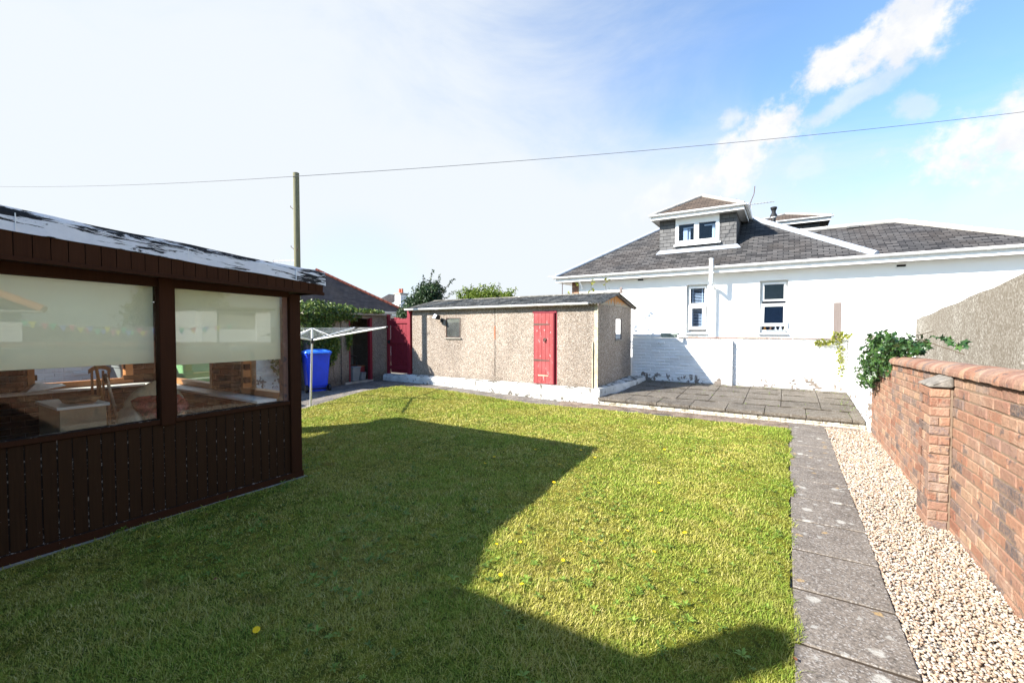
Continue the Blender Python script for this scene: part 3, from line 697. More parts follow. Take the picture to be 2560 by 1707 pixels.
MB().add([(.965, 4.735, 1.138), (1.118, 4.735, 1.138), (1.118, 5.12, 1.138), (.965, 5.12, 1.138), (.99, 4.75, 1.165), (1.118, 4.75, 1.235), (1.118, 5.10, 1.225), (.99, 5.10, 1.16)], [(3, 2, 1, 0), (4, 5, 6, 7), (0, 1, 5, 4), (1, 2, 6, 5), (2, 3, 7, 6), (3, 0, 4, 7)]).build('cap_stone', M['stone'], pier, bevel=.018)

# dark ivy over the end of the brick wall
def ivy(name, label, cat, clouds, mat, size, stems=None, kindv=IVY_V, kindf=IVY_F, out=None, tilt=.75, stemr=.004):
    t = thing(name, label, cat); T = []; U = []
    for (n, c, r, nrm) in clouds:
        p, d = ellcloud(n, c, r, .35); T.append(p); U.append(d * .5 + np.array(nrm))
    T = np.concatenate(T); U = np.concatenate(U); U /= np.linalg.norm(U, axis=1)[:, None]; n = len(T)
    if out is not None:
        k = out(T); T = T[k]; U = U[k]; n = len(T)
    scatter('leaves', kindv, kindf, rotm(n, tilt, U), T, rng.uniform(size * .55, size * 1.2, n), np.clip(rng.normal(.45, .28, n), 0, 1), mat, t)
    if stems:
        for pts in stems: MB().tube(pts, stemr, 6).build('stem', M['stem'], t)
    return t
cl = [(600, (1.16, 8.1, 1.35), (.20, .75, .22), (-.5, -.4, .6)), (450, (1.12, 7.6, 1.22), (.16, .55, .26), (-.6, -.3, .5)), (230, (1.2, 6.9, 1.40), (.2, .4, .12), (-.2, -.2, 1)),
      (300, (1.03, 8.2, 1.0), (.08, .45, .26), (-1, -.3, .2)), (50, (1.0, 8.45, .80), (.07, .3, .14), (-1, -.3, .2)), (60, (1.2, 6.4, 1.41), (.14, .35, .06), (-.2, -.2, 1)), (30, (1.05, 9.0, 1.1), (.04, .4, .22), (-1, -.2, .1)), (18, (1.04, 9.6, .85), (.03, .35, .15), (-1, -.2, .1))]
for k in range(7):
    y0 = 7.3 - k * .27; cl.append((4, (1.30 + .02 * k, y0, 1.40 + random.uniform(0, .16)), (.05, .13, .03), (0, -.2, 1)))
ivy('ivy', 'dark glossy green ivy hanging over the end of the red brick wall', 'ivy', cl, M['ivy'], .07,
    stems=[[(1.2, 7.5, 1.3), (1.28, 7.1, 1.47), (1.3, 6.7, 1.48), (1.34, 6.1, 1.42), (1.38, 5.6, 1.37)], [(1.2, 7.3, 1.35), (1.3, 7.0, 1.52), (1.36, 6.5, 1.58)], [(1.05, 8.4, 1.0), (1.03, 9.1, .95), (1.04, 9.7, .75)]])
# yellow creeper at the corner of the white walls
cl = [(140, (.90, 11.38, 1.42), (.14, .06, .16), (0, -1, .4)), (110, (.66, 11.42, 1.32), (.22, .04, .07), (0, -1, .3)), (60, (1.05, 11.36, 1.46), (.12, .06, .05), (0, -.6, .8)), (70, (.95, 11.42, 1.08), (.07, .04, .24), (0, -1, .1)), (34, (.97, 11.42, .75), (.08, .04, .25), (0, -1, .1))]
ivy('creeper', 'yellow green creeper trailing over the corner of the white walls', 'climbing plant', cl, M['yellowleaf'], .05, stems=[[(.93, 11.44, 1.5), (.96, 11.46, 1.1), (.98, 11.45, .7)]])

# ------------------------------------------------------------ grey roughcast screen wall on the right
pts = [(2.0, 10.72, 0), (2.0, 10.72, 1.775)]
for k in range(1, 12):
    y = 10.72 - k * .39; pts.append((2.0, y, 1.775 + (10.72 - y) * .088 + .012 * math.sin(k * 1.9)))
pts.append((2.0, pts[-1][1], 0))
o = MB().prism(pts, (.24, 0, 0)).build('roughcast_wall', M['grey']); tag(o, 'tall grey roughcast wall with sloping top rising behind the red brick wall', 'wall')

# ------------------------------------------------------------ concrete panel shed
t = thing('shed', 'long pebbledashed concrete shed with red plank door on a white plinth', 'shed')
X0, X1, YF, YK, ZB, ZE = -8.93, -3.45, 9.0, 11.38, .30, 2.14
dx0, dx1, dz0, dz1 = -5.01, -4.435, .345, 2.01
wx0, wx1, wz0, wz1 = -7.69, -7.21, 1.38, 1.90
mb = MB().wall('y', YF, YF + .06, X0, X1 + .0, ZB, ZE, [(dx0, dx1, ZB, dz1), (wx0, wx1, wz0, wz1)])
mb.box(X0, X1, YK - .06, YK, ZB, ZE); mb.box(X0, X0 + .06, YF + .061, YK - .061, ZB, ZE)
sheds = mb.build('wall', M['dash'], t)
ew = (10.14, 10.59, 1.352, 1.86)
mb = MB().wall('x', X1 - .06, X1, YF + .061, YK - .061, ZB, ZE, [ew])
mb.build('end_wall', M['dash'], t)
# panel joints
mb = MB()
for x in (-6.12,): mb.box(x - .006, x + .006, YF - .004, YF + .004, .42, ZE)
mb.build('panel_joint', M['dark'], t)
MB().box(-6.135, -6.105, YF - .007, YF - .0045, 1.35, 1.68).build('rust_streak', M['rust'], t)
# gable
RY = 10.05
for s, (ya, yb, za, zb) in enumerate([(YF - .02, RY - .012, ZE + .0, 2.41), (RY + .012, YK + .02, 2.41, ZE)]):
    if s == 0: P = [(X1 + .005, ya, ZE + .003), (X1 + .005, yb, ZE + .003), (X1 + .005, yb, zb)]
    else: P = [(X1 + .005, ya, ZE + .003), (X1 + .005, yb, ZE + .003), (X1 + .005, ya, za)]
    MB().prism(P, (-.03, 0, 0)).build('gable_board', M['oldboard'], t)
MB().box(X1 - .03, X1 - .003, RY - .011, RY + .011, ZE + .003, 2.41).build('gable_joint', M['dark'], t)
# corrugated roof
def corr(ya, yb, za, zb):
    mb = MB(); n = 460; xs = np.linspace(X0 - .12, X1 + .14, n)
    nr = Vector((0, -(zb - za), yb - ya)).normalized()
    if nr.z < 0: nr = -nr
    vs = []; nn = 5
    for i, x in enumerate(xs):
        h = .018 * math.sin(x * 2 * math.pi / .073) + .018
        for j in range(nn):
            k = j / (nn - 1); sg = .010 * math.sin(x * 1.4 + 1) * math.sin(math.pi * k)
            for e in (0, .008): vs.append((x, ya + (yb - ya) * k, za + (zb - za) * k + h + e + sg))
    fs = []
    for i in range(n - 1):
        a = i * nn * 2; b = a + nn * 2
        for j in range(nn - 1): fs.append((a + 2 * j + 1, b + 2 * j + 1, b + 2 * j + 3, a + 2 * j + 3)); fs.append((a + 2 * j, a + 2 * j + 2, b + 2 * j + 2, b + 2 * j))
        fs.append((a, b, b + 1, a + 1)); q = 2 * (nn - 1); fs.append((a + q, a + q + 1, b + q + 1, b + q))
    e = (n - 1) * nn * 2
    for j in range(nn - 1):
        fs.append((2 * j, 2 * j + 1, 2 * j + 3, 2 * j + 2)); fs.append((e + 2 * j, e + 2 * j + 2, e + 2 * j + 3, e + 2 * j + 1))
    mb.add(vs, fs); return mb
o = corr(YF - .17, RY, 2.125, 2.415).build('roof', M['corrug'], t, smooth=False)
corr(YK + .14, RY + .01, 2.12, 2.413).build('roof', M['corrug'], t)
mb = MB().prism([(X0 - .12, RY - .09, 2.44), (X0 - .12, RY, 2.475), (X0 - .12, RY + .09, 2.44), (X0 - .12, RY, 2.44)], (X1 - X0 + .24, 0, 0)); mb.build('ridge_capping', M['corrug'], t)
MB().prism([(X1 + .14, RY - .05, 2.44), (X1 + .14, RY + .05, 2.44), (X1 + .14, RY + .025, 2.54), (X1 + .14, RY, 2.58), (X1 + .14, RY - .03, 2.53)], (.05, 0, 0)).build('finial', M['timber'], t)
# verge boards
for (ya, za, yb, zb) in ((YF - .16, 2.10, RY, 2.40), (YK + .13, 2.10, RY, 2.40)):
    MB().prism([(X1 + .055, ya, za), (X1 + .055, yb, zb), (X1 + .055, yb, zb + .035), (X1 + .055, ya, za + .03)], (.02, 0, 0)).build('verge_board', M['timber'], t)
# gutter
def gutter(p0, p1, r, name='gutter', parent=None, out=(0, -1, 0), joints=6, mat='upvc'):
    p0 = Vector(p0); p1 = Vector(p1); o = Vector(out); mb = MB(); n = 8; th = .006
    def ring(p, rr): return [p - o * rr * math.cos(math.pi * k / n) * -1 + Vector((0, 0, -rr * math.sin(math.pi * k / n))) for k in range(n + 1)]
    for rr, flip in ((r, 0), (r - th, 1)):
        a = ring(p0, rr); b = ring(p1, rr); vs = a + b
        fs = [(k, k + 1, n + 2 + k, n + 1 + k) if flip else (k, n + 1 + k, n + 2 + k, k + 1) for k in range(n)]
        mb.add(vs, fs)
    for p in (p0, p1): mb.add(ring(p, r) , [tuple(range(n + 1))])
    gg = mb.build(name, M[mat], parent)
    for i in range(joints):
        jb = MB()
        q = p0.lerp(p1, (i + .5) / joints); d = (p1 - p0).normalized() * .035
        a = ring(q - d, r + .006); b = ring(q + d, r + .006); jb.add(a + b, [(k, n + 1 + k, n + 2 + k, k + 1) for k in range(n)]); jb.add(a, [tuple(range(n + 1))]); jb.add(b, [tuple(range(n + 1))[::-1]])
        jb.build('gutter_bracket', M[mat], gg)
    return gg
gutter((X0 - .13, 8.86, 2.165), (X1 - .16, 8.86, 2.175), .052, parent=t, joints=7)
# corner trims / door / windows
MB().box(X1 - .075, X1 + .01, YF - .014, YF - .001, ZB, ZE).build('corner_trim', M['trim'], t)
MB().cyl((X1 - .1, YF - .03, ZB + .02), (X1 - .1, YF - .03, 1.32), .016).build('corner_pipe', M['trim'], t)
d = MB(); nb = 5
for i in range(nb):
    a = dx0 + .02 + (dx1 - dx0 - .09) * i / nb; b = dx0 + .02 + (dx1 - dx0 - .09) * (i + 1) / nb
    d.box(a + .002, b - .002, YF - .03, YF - .008, dz0, dz1 - .045)
door = d.build('door', M['reddoor'], t, bevel=.003)
MB().box(dx1 - .066, dx1 - .045, YF - .025, YF + .05, dz0, dz1 - .03).build('door_edge', M['gatered'], door)
mb = MB().box(dx0 - .03, dx1 + .012, YF - .022, YF + .02, dz1 - .038, dz1 + .01); mb.box(dx0 - .008, dx0 + .016, YF - .012, YF + .02, dz0, dz1 - .04); mb.box(dx1 - .004, dx1 + .016, YF - .006, YF + .02, dz0, dz1 - .04)
mb.build('door_frame', M['gatered'], t)
MB().box(dx0 - .03, dx1 + .03, YF + .062, YF + .3, ZB, dz1 + .05).build('door_recess', M['dark'], t)
for z in (1.69, .86): MB().add([(dx0 + .01, YF - .036, z), (dx1 - .16, YF - .036, z + .012), (dx1 - .16, YF - .036, z + .034), (dx0 + .01, YF - .036, z + .05), (dx0 + .01, YF - .031, z), (dx1 - .16, YF - .031, z + .012), (dx1 - .16, YF - .031, z + .034), (dx0 + .01, YF - .031, z + .05)], [(0, 1, 2, 3), (7, 6, 5, 4), (0, 4, 5, 1), (1, 5, 6, 2), (2, 6, 7, 3), (3, 7, 4, 0)]).build('hinge', M['iron'], door)
MB().box(dx0 + .12, dx1 - .19, YF - .034, YF - .031, .52, .548).build('paint_mark', M['trim'], door)
mb = MB().cyl((-4.71, YF - .055, 1.37), (-4.71, YF - .03, 1.37), .035, .028, 12); mb.tube([(-4.71, YF - .05, 1.40), (-4.74, YF - .06, 1.36), (-4.72, YF - .06, 1.31), (-4.69, YF - .06, 1.33)], .008)
mb.build('door_handle', M['iron'], door)
fr = MB(); e = .014
for (a, b, c, dd) in ((wx0, wx1, wz1 - e, wz1), (wx0, wx1, wz0, wz0 + e), (wx0, wx0 + e, wz0 + e, wz1 - e), (wx1 - e, wx1, wz0 + e, wz1 - e)): fr.box(a, b, YF - .012, YF + .03, c, dd)
w = fr.build('window', M['iron'], t)
MB().box(wx0 + e, wx1 - e, YF + .004, YF + .010, wz0 + e, wz1 - e).build('pane', M['glassdirty'], w)
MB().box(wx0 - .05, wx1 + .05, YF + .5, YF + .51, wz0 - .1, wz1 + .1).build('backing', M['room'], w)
MB().box(wx0 - .03, wx1 + .04, YF - .045, YF - .0125, wz0 - .03, wz0 - .004).build('sill', M['concrete'], w, bevel=.004)
fr = MB()
for (a, b, c, dd) in ((ew[0], ew[1], ew[3] - e, ew[3]), (ew[0], ew[1], ew[2], ew[2] + e), (ew[0], ew[0] + e, ew[2] + e, ew[3] - e), (ew[1] - e, ew[1], ew[2] + e, ew[3] - e)): fr.box(X1 - .03, X1 + .008, a, b, c, dd)
w = fr.build('window', M['timber'], t)
m_mir = glassmat('reflecting pane', (.4, .45, .5), 1.5, 0, 0, 4)
MB().box(X1 - .012, X1 - .006, ew[0] + e, ew[1] - e, ew[2] + e, ew[3] - e).build('pane', m_mir, w)
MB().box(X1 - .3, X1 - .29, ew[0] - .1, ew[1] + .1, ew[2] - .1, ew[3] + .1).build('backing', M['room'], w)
MB().box(X1 + .0085, X1 + .045, ew[0] - .03, ew[1] + .05, ew[2] - .03, ew[2] - .003).build('sill', M['concrete'], w, bevel=.004)
# floodlight
t = thing('floodlight', 'small black floodlight with glass front under the shed gutter', 'lamp')
mb = MB().add([(-8.0, 8.80, 1.89), (-7.82, 8.72, 1.87), (-7.80, 8.80, 1.98), (-7.98, 8.86, 2.02), (-7.94, 8.90, 1.86), (-7.80, 8.86, 1.85), (-7.79, 8.90, 1.95), (-7.93, 8.93, 1.97)], [(0, 1, 2, 3), (7, 6, 5, 4), (0, 4, 5, 1), (1, 5, 6, 2), (2, 6, 7, 3), (3, 7, 4, 0)])
mb.build('housing', M['black'], t, bevel=.006)
MB().add([(-7.985, 8.795, 1.90), (-7.83, 8.718, 1.885), (-7.815, 8.785, 1.975), (-7.97, 8.848, 2.008)], [(0, 1, 2, 3)]).build('lens', M['curtain'], t)
MB().tube([(-7.86, 8.90, 1.90), (-7.84, 8.95, 1.84), (-7.83, 9.0, 1.84)], .014).build('bracket', M['black'], t)
MB().box(-7.86, -7.79, 8.955, 8.999, 1.78, 1.87).build('sensor', M['black'], t, bevel=.006)

# plinth
t = thing('plinth', 'low whitewashed rough plinth running under the shed front and end', 'plinth')
def plinthmb():
    mb = MB(); seg = 46
    xs = [-9.97 + (6.62) * i / seg for i in range(seg + 1)]; prev = None
    for i, x in enumerate(xs):
        j = lambda s: random.uniform(-s, s)
        zt_ = .315 - .03 * (x < -9.3) + j(.006); zb = float(g(x, 8.85)) - .06
        cur = [(x, 8.845 + j(.012), zb), (x, 8.845 + j(.012), zb + .11), (x, 8.85 + j(.010), zt_ - .06), (x, 8.868 + j(.008), zt_ - .008), (x, 8.92 + j(.006), zt_ + .008), (x, 9.06, zt_ + .018)]
        if prev: mb.add(prev + cur, [(k, 6 + k, 7 + k, k + 1) for k in range(5)])
        else: mb.add(cur + [(x, 9.06, zb)], [(0, 1, 2, 3, 4, 5, 6)])
        prev = cur
    mb.add(prev + [(prev[0][0], 9.06, -.06)], [(6, 5, 4, 3, 2, 1, 0)])
    return mb
mb = plinthmb()
# end strip
prev = None
for i in range(20):
    y = 8.87 + (2.6) * i / 19; j = lambda s: random.uniform(-s, s); k = i / 19
    xo = -3.352 + .27 * min(1, k * 1.4)
    cur = [(xo + j(.008), y, .05), (xo + j(.008), y, .30 + j(.006)), (xo - .02, y, .335 + .05 * k + j(.005)), (-3.44, y, .345 + .06 * k)]
    if prev: mb.add(prev + cur, [(q, q + 1, 5 + q, 4 + q) for q in range(3)])
    else: mb.add(cur + [(-3.44, y, .05)], [(0, 1, 2, 3, 4)][::1])
    prev = cur
mb.build('plinth_body', M['plinth'], t, smooth=True)

# ------------------------------------------------------------ outhouse on the left
t = thing('outhouse', 'small brown pebbledashed store with open doorway and flat roof smothered in ivy', 'outhouse')
XO = -10.1
def ob(mb, y0, y1, z0, z1, x1=XO, th=.1): mb.box(x1 - th, x1, y0, y1, z0, z1)
mb = MB(); ob(mb, 6.55, 7.53, 0, 1.95); ob(mb, 7.531, 7.76, 0, 1.95, XO + .035, .135); ob(mb, 8.55, 9.16, 0, 1.99, XO + .02, .12)
mb.box(-11.9, XO - .101, 6.55, 6.65, 0, 1.95); mb.box(-11.9, XO - .101, 9.06, 9.16, 0, 1.95); ob(mb, 7.761, 8.549, 1.90, 1.98)
mb.build('wall', M['dash2'], t)
MB().box(-11.62, -11.55, 6.652, 9.058, 0, 1.95).build('back_wall', plain('cream blockwork', (.46, .42, .34), .9, var=.2), t)
mb = MB().box(XO - .06, XO + .05, 8.47, 8.545, .1, 1.92); mb.box(XO - .05, XO + .045, 7.765, 7.80, .1, 1.90); mb.build('door_frame', M['gatered'], t)
MB().box(XO - .15, XO + .07, 7.62, 8.56, .05, .165).build('threshold', M['concrete'], t, bevel=.01)
MB().hexa([(-12, 6.4, 1.99), (XO + .10, 6.4, 1.99), (XO + .10, 9.24, 2.0), (-12, 9.24, 2.0)], [(-12, 6.4, 2.04), (XO + .10, 6.4, 2.04), (XO + .10, 9.24, 2.06), (-12, 9.24, 2.06)]).build('roof', M['concrete'], t)
MB().box(XO - .5, XO - .2, 8.75, 9.22, 2.065, 2.14).build('roof_block', M['concrete'], t, bevel=.01)
cl = [(2550, (-10.15, 6.9, 2.0), (.40, .75, .36), (.5, -.6, .6)), (1530, (-10.2, 7.7, 2.02), (.34, .55, .26), (.6, -.4, .5)), (1190, (-10.03, 6.8, 1.55), (.20, .45, .35), (1, -.4, .2)), (1190, (-10.05, 7.2, 1.2), (.10, .28, .45), (1, -.4, .2)),
      (442, (-10.15, 8.35, 2.1), (.28, .4, .07), (.2, -.3, 1)), (204, (-10.1, 8.75, 2.1), (.24, .3, .05), (.2, -.3, 1)), (1530, (-10.4, 6.2, 1.2), (.3, .5, .85), (1, -.6, .2)), (238, (-10.0, 7.72, 1.35), (.06, .08, .35), (1, -.3, 0)), (850, (-10.03, 6.95, 1.0), (.08, .42, .45), (1, -.4, 0)),
      (40, (-10.1, 7.85, 1.35), (.04, .05, .22), (1, 0, 0))]
ivy('ivy', 'thick mass of sunlit ivy covering the roof and corner of the left store', 'ivy', cl, M['ivylight'], .068, stems=[[(-10.08, 7.8, 1.5), (-10.1, 7.85, 1.3), (-10.12, 8.0, 1.2), (-10.12, 8.15, 1.2)], [(-10.05, 7.3, .2), (-10.06, 7.2, 1.2)]])
# containers inside
t = thing('food_caddy', 'tall grey plastic food waste caddy with raised black handle in the store doorway', 'caddy')
def taper(mb, cx, cy, z0, z1, w0, w1, d0, d1, rot=0):
    c, s = math.cos(rot), math.sin(rot)
    def q(w, d, z): return [(cx + c * a - s * b, cy + s * a + c * b, z) for a, b in ((-w, -d), (w, -d), (w, d), (-w, d))]
    mb.hexa(q(w0 / 2, d0 / 2, z0), q(w1 / 2, d1 / 2, z1)); return mb
taper(MB(), -10.2, 7.97, .17, .53, .26, .33, .24, .31, .2).build('body', M['greyplastic'], t, bevel=.015)
taper(MB(), -10.2, 7.97, .532, .57, .36, .34, .34, .32, .2).build('lid', M['greyplastic'], t, bevel=.012)
MB().tube([(-10.17, 7.80, .5), (-10.17, 7.79, .80), (-10.17, 7.83, .86), (-10.17, 8.05, .86), (-10.17, 8.09, .80), (-10.17, 8.10, .5)], .009).build('handle', M['black'], t)
t = thing('food_caddy', 'short grey kitchen caddy beside the taller one in the store', 'caddy')
taper(MB(), -10.22, 8.26, .17, .36, .20, .24, .18, .22, .3).build('body', M['greyplastic'], t, bevel=.012)
taper(MB(), -10.22, 8.26, .362, .385, .25, .24, .23, .22, .3).build('lid', M['greyplastic'], t, bevel=.01)
t = thing('storage_crate', 'dull red crate at the back of the open store', 'crate')
taper(MB(), -10.55, 8.32, .1, .52, .4, .44, .34, .38, .1).build('body', M['pinkred'], t, bevel=.012); taper(MB(), -10.55, 8.32, .522, .56, .46, .44, .40, .38, .1).build('lid', M['rust'], t, bevel=.01)

# gate
t = thing('garden_gate', 'dark red ledged and braced timber gate between the store and the shed', 'gate')
gx0, gx1, gz0, gz1 = -9.94, -8.97, .32, 1.97
mb = MB(); nb = 6
for i in range(nb):
    a = gx0 + .09 + (gx1 - gx0 - .22) * i / nb; b = gx0 + .09 + (gx1 - gx0 - .22) * (i + 1) / nb; mb.box(a + .006, b - .006, 9.05, 9.07, gz0 + .02, gz1 - .05 + .02 * math.sin(i * 1.3))
mb.build('boards', M['gatered'], t)
for z in (.44, 1.20, 1.77): MB().box(gx0 + .065, gx1 - .115, 9.018, 9.0495, z, z + .1).build('rail', M['gatered'], t, bevel=.003)
for (za, zb) in ((1.78, 1.30), (1.19, .60)):
    MB().prism([(gx0 + .03, 9.012, za), (gx0 + .03, 9.012, za + .09), (gx1 - .15, 9.012, zb + .07), (gx1 - .15, 9.012, zb - .02)], (0, .004, 0)).build('brace', M['gatered'], t)
MB().box(gx0 - .02, gx0 + .06, 9.0, 9.08, gz0 - .02, 2.03).build('gate_post', M['gatered'], t, bevel=.004)
MB().box(gx1 - .11, gx1, 8.95, 9.05, gz0 - .02, 2.13).build('gate_post', M['gatered'], t, bevel=.004)
MB().box(gx0 + .02, gx0 + .12, 8.985, 9.0, 1.19, 1.28).build('latch', M['black'], t)

# ------------------------------------------------------------ wheelie bins
def wheelie(name, label, bodym, lidm, loc, rot, group='wheelie bins'):
    t = thing(name, label, 'bin', group=group)
    mb = MB(); w0, d0, w1, d1 = .23, .25, .285, .34
    # rounded rectangle lofts, local x = width, y = depth (front -y)
    def ring(w, d, z, r=.05, n=4, yo=0):
        P = []
        for (sx, sy, a0) in ((1, -1, -90), (1, 1, 0), (-1, 1, 90), (-1, -1, 180)):
            for k in range(n + 1):
                a = R(a0 + 90 * k / n); P.append((sx * (w - r) + math.cos(a) * r, sy * (d - r) + math.sin(a) * r + yo, z))
        return P
    def loft(mb, rings):
        n = len(rings[0]); vs = sum(rings, []); fs = [(j * n + k, j * n + (k + 1) % n, (j + 1) * n + (k + 1) % n, (j + 1) * n + k) for j in range(len(rings) - 1) for k in range(n)]
        fs += [tuple(range(n))[::-1], tuple(range((len(rings) - 1) * n, len(rings) * n))]; mb.add(vs, fs)
    loft(mb, [ring(w0 * .92, d0 * .8, .03), ring(w0 * .94, d0 * .84, .16), ring(w0, d0, .165), ring(w1 * .97, d1 * .96, .9), ring(w1 * .98, d1 * .97, .93), ring(w1 + .012, d1 + .012, .932), ring(w1 + .012, d1 + .012, .965)])
    mb.build('body', bodym, t, smooth=True)
    mb = MB(); loft(mb, [ring(w1 + .022, d1 + .03, .97, yo=-.005), ring(w1 + .03, d1 + .04, .985, yo=-.005), ring(w1 + .015, d1 + .02, 1.02), ring(w1 * .8, d1 * .8, 1.055), ring(w1 * .4, d1 * .4, 1.068)])
    mb.cyl((-.22, d1 + .055, .985), (.22, d1 + .055, .985), .017, n=10)
    for x in (-.22, -.08, .08, .22): mb.box(x - .02, x + .02, d1 - .01, d1 + .06, .965, 1.0)
    mb.build('lid', lidm, t, smooth=True)
    for sx in (-1, 1):
        wh = MB().cyl((sx * .235, d0 - .02, .10), (sx * .29, d0 - .02, .10), .10, n=24).build('wheel', M['black'], t, smooth=True)
    MB().cyl((-.235, d0 - .02, .10), (.235, d0 - .02, .10), .014).build('axle', M['black'], t)
    t.location = loc; t.rotation_euler = (0, 0, rot); return t
wheelie('wheelie_bin', 'bright blue two wheeled recycling bin beside the ivy covered store', M['blue'], M['bluelid'], (-10.0, 6.72, .04), R(-112))
wheelie('wheelie_bin', 'green bin seen through the end window of the garden room', M['green'], M['green'], (-9.75, 3.95, .02), R(-95))
wheelie('wheelie_bin', 'grey bin seen through the garden room beside the white wall', M['greyplastic'], M['greyplastic'], (-9.85, 3.05, .02), R(-90))

# ------------------------------------------------------------ rotary clothes airer
t = thing('clothes_airer', 'white rotary clothes airer standing at the far left of the lawn', 'clothes airer')
b = Vector((-8.30, 5.45, .02)); lo = Vector((-8.22, 5.45, 1.36)); hi = Vector((-8.21, 5.45, 1.62))
MB().cyl(b, lo, .021, .019, 12).build('pole', M['metal'], t, smooth=True)
MB().cyl(lo - Vector((.002, 0, .05)), lo + Vector((0, 0, .05)), .032, n=12).build('hub', M['black'], t)
MB().cyl(lo, hi, .022, n=12).build('upper_pole', M['upvc'], t)
arms = []; an0 = math.atan2(.75, 1.9)
for k in range(4):
    a = an0 + k * math.pi / 2; L = 1.62
    e = lo + Vector((math.cos(a) * L, math.sin(a) * L, .28)); arms.append(e)
    ar = MB().tube([lo + Vector((math.cos(a) * .03, math.sin(a) * .03, .02)), e], .016, 8).build('arm', M['upvc'], t)
    MB().cyl(e, e + (e - lo).normalized() * .04, .018).build('end_cap', M['black'], ar)
    MB().tube([hi, lo.lerp(e, .3)], .009, 6).build('strut', M['upvc'], ar)
mb = MB()
for q in range(9):
    f = .28 + .72 * q / 8
    for k in range(4):
        p0 = lo.lerp(arms[k], f); p1 = lo.lerp(arms[(k + 1) % 4], f); mid = (p0 + p1) / 2 - Vector((0, 0, .02)); mb.tube([p0, mid, p1], .0022, 5)
mb.build('lines', M['line'], t)

# ------------------------------------------------------------ white wall on the left boundary
t = thing('garden_wall', 'white painted brick wall on the left boundary seen through the garden room windows', 'wall')
mb = MB(); brickface(mb, (-10.70, -2, 0), (0, 1, 0), (1, 0, 0), 8.2, .0, 1.86, .235, .0775, .007, .09, rough=.007, ch=.008); mb.build('brickwork', M['wbrick'], t)
MB().box(-10.9, -10.71, -2, 6.2, 0, 1.85).build('wall_core', M['wbrick'], t)

# ------------------------------------------------------------ garden room
t = thing('garden_room', 'dark brown timber clad garden room with peeling white roof edge at the left', 'garden room')
XS = -4.45; YE = 2.80; YN = -1.88
def zbot(y): return 1.974 + (2.93 - y) * .035
def zmid(y): return 2.07 + (2.93 - y) * .072
def ztop(y): return 2.204 + (2.93 - y) * .077
# cladding boards
mb = MB(); sm_ = MB(); y = YN; i = 0
while y < 2.70:
    w = .0803; mb.box(XS - .022, XS + random.uniform(-.0015, .0015), y + .004, y + w - .003, .075, .80)
    sm_.box(XS - .02, XS - .0045, y + w - .003, y + w + .004, .075, .80); y += w
cb = mb.build('cladding', M['wood'], t, bevel=.002); sm_.build('board_seams', M['seam'], cb)
MB().box(XS - .03, XS + .022, YN, YE + .02, .0, .074).build('skirting', M['frame'], t, bevel=.004)
MB().box(XS - .02, XS + .012, YN, 2.68, .0741, .079).build('skirting_edge', M['seam'], t)
mb = MB().box(XS - .05, XS + .02, YN, 1.545, .805, .845); mb.box(XS - .05, XS + .02, 1.652, 2.678, .805, .845); rail = mb.build('sill_rail', M['frame'], t, bevel=.004)
mb = MB().box(XS + .0, XS + .021, YN, 1.54, .8455, .8475); mb.box(XS + .0, XS + .021, 1.655, 2.675, .8455, .8475); mb.build('peeled_edge', M['seam'], rail)
for y in (1.548, .50): MB().box(XS - .07, XS + .030, y, y + .1, .79, 2.03).build('window_post', M['frame'], t, bevel=.006)
MB().box(XS - .06, XS + .012, 1.652, 1.668, .846, 1.99).build('window_bead', M['fasciawood'], t)
MB().box(XS - .09, XS + .024, 2.682, YE + .004, .075, 1.97).build('corner_post', M['frame'], t, bevel=.008)
MB().hexa([(XS - .06, YN, 2.02), (XS + .014, YN, 2.02), (XS + .014, 2.68, 1.935), (XS - .06, 2.68, 1.935)], [(XS - .06, YN, 2.14), (XS + .014, YN, 2.14), (XS + .014, 2.68, 1.99), (XS - .06, 2.68, 1.99)]).build('window_head', M['frame'], t)
for i, (y0, y1) in enumerate([(1.655, 2.675), (.608, 1.542), (YN, .495)]):
    MB().box(XS - .028, XS - .024, y0, y1, .85, 1.995 if i else 1.97).build('glass_pane', M['glass'], t)
# fascia boards
mb = MB(); XFa = -4.215; y = 2.93; i = 0
while y > YN:
    w = .0855; a = y - w + .004
    mb.hexa([(XFa - .02, a, zbot(a) + .02), (XFa, a, zbot(a) + .02), (XFa, y, zbot(y) + .02), (XFa - .02, y, zbot(y) + .02)], [(XFa - .02, a, zmid(a)), (XFa, a, zmid(a)), (XFa, y, zmid(y)), (XFa - .02, y, zmid(y))]); y -= w
fb = mb.build('fascia', M['fasciawood'], t, bevel=.002)
MB().hexa([(XFa - .03, YN, zbot(YN)), (XFa - .02, YN, zbot(YN)), (XFa - .02, 2.925, zbot(2.93)), (XFa - .03, 2.925, zbot(2.93))], [(XFa - .03, YN, zmid(YN)), (XFa - .021, YN, zmid(YN)), (XFa - .021, 2.925, zmid(2.93)), (XFa - .03, 2.925, zmid(2.93))]).build('fascia_backing', M['dark'], fb)
MB().hexa([(XFa - .02, YN, zbot(YN) - .012), (XFa + .012, YN, zbot(YN) - .012), (XFa + .012, 2.94, zbot(2.94) - .012), (XFa - .02, 2.94, zbot(2.94) - .012)], [(XFa - .02, YN, zbot(YN) + .019), (XFa + .012, YN, zbot(YN) + .019), (XFa + .012, 2.94, zbot(2.94) + .019), (XFa - .02, 2.94, zbot(2.94) + .019)]).build('fascia_trim', M['frame'], t, bevel=.003)
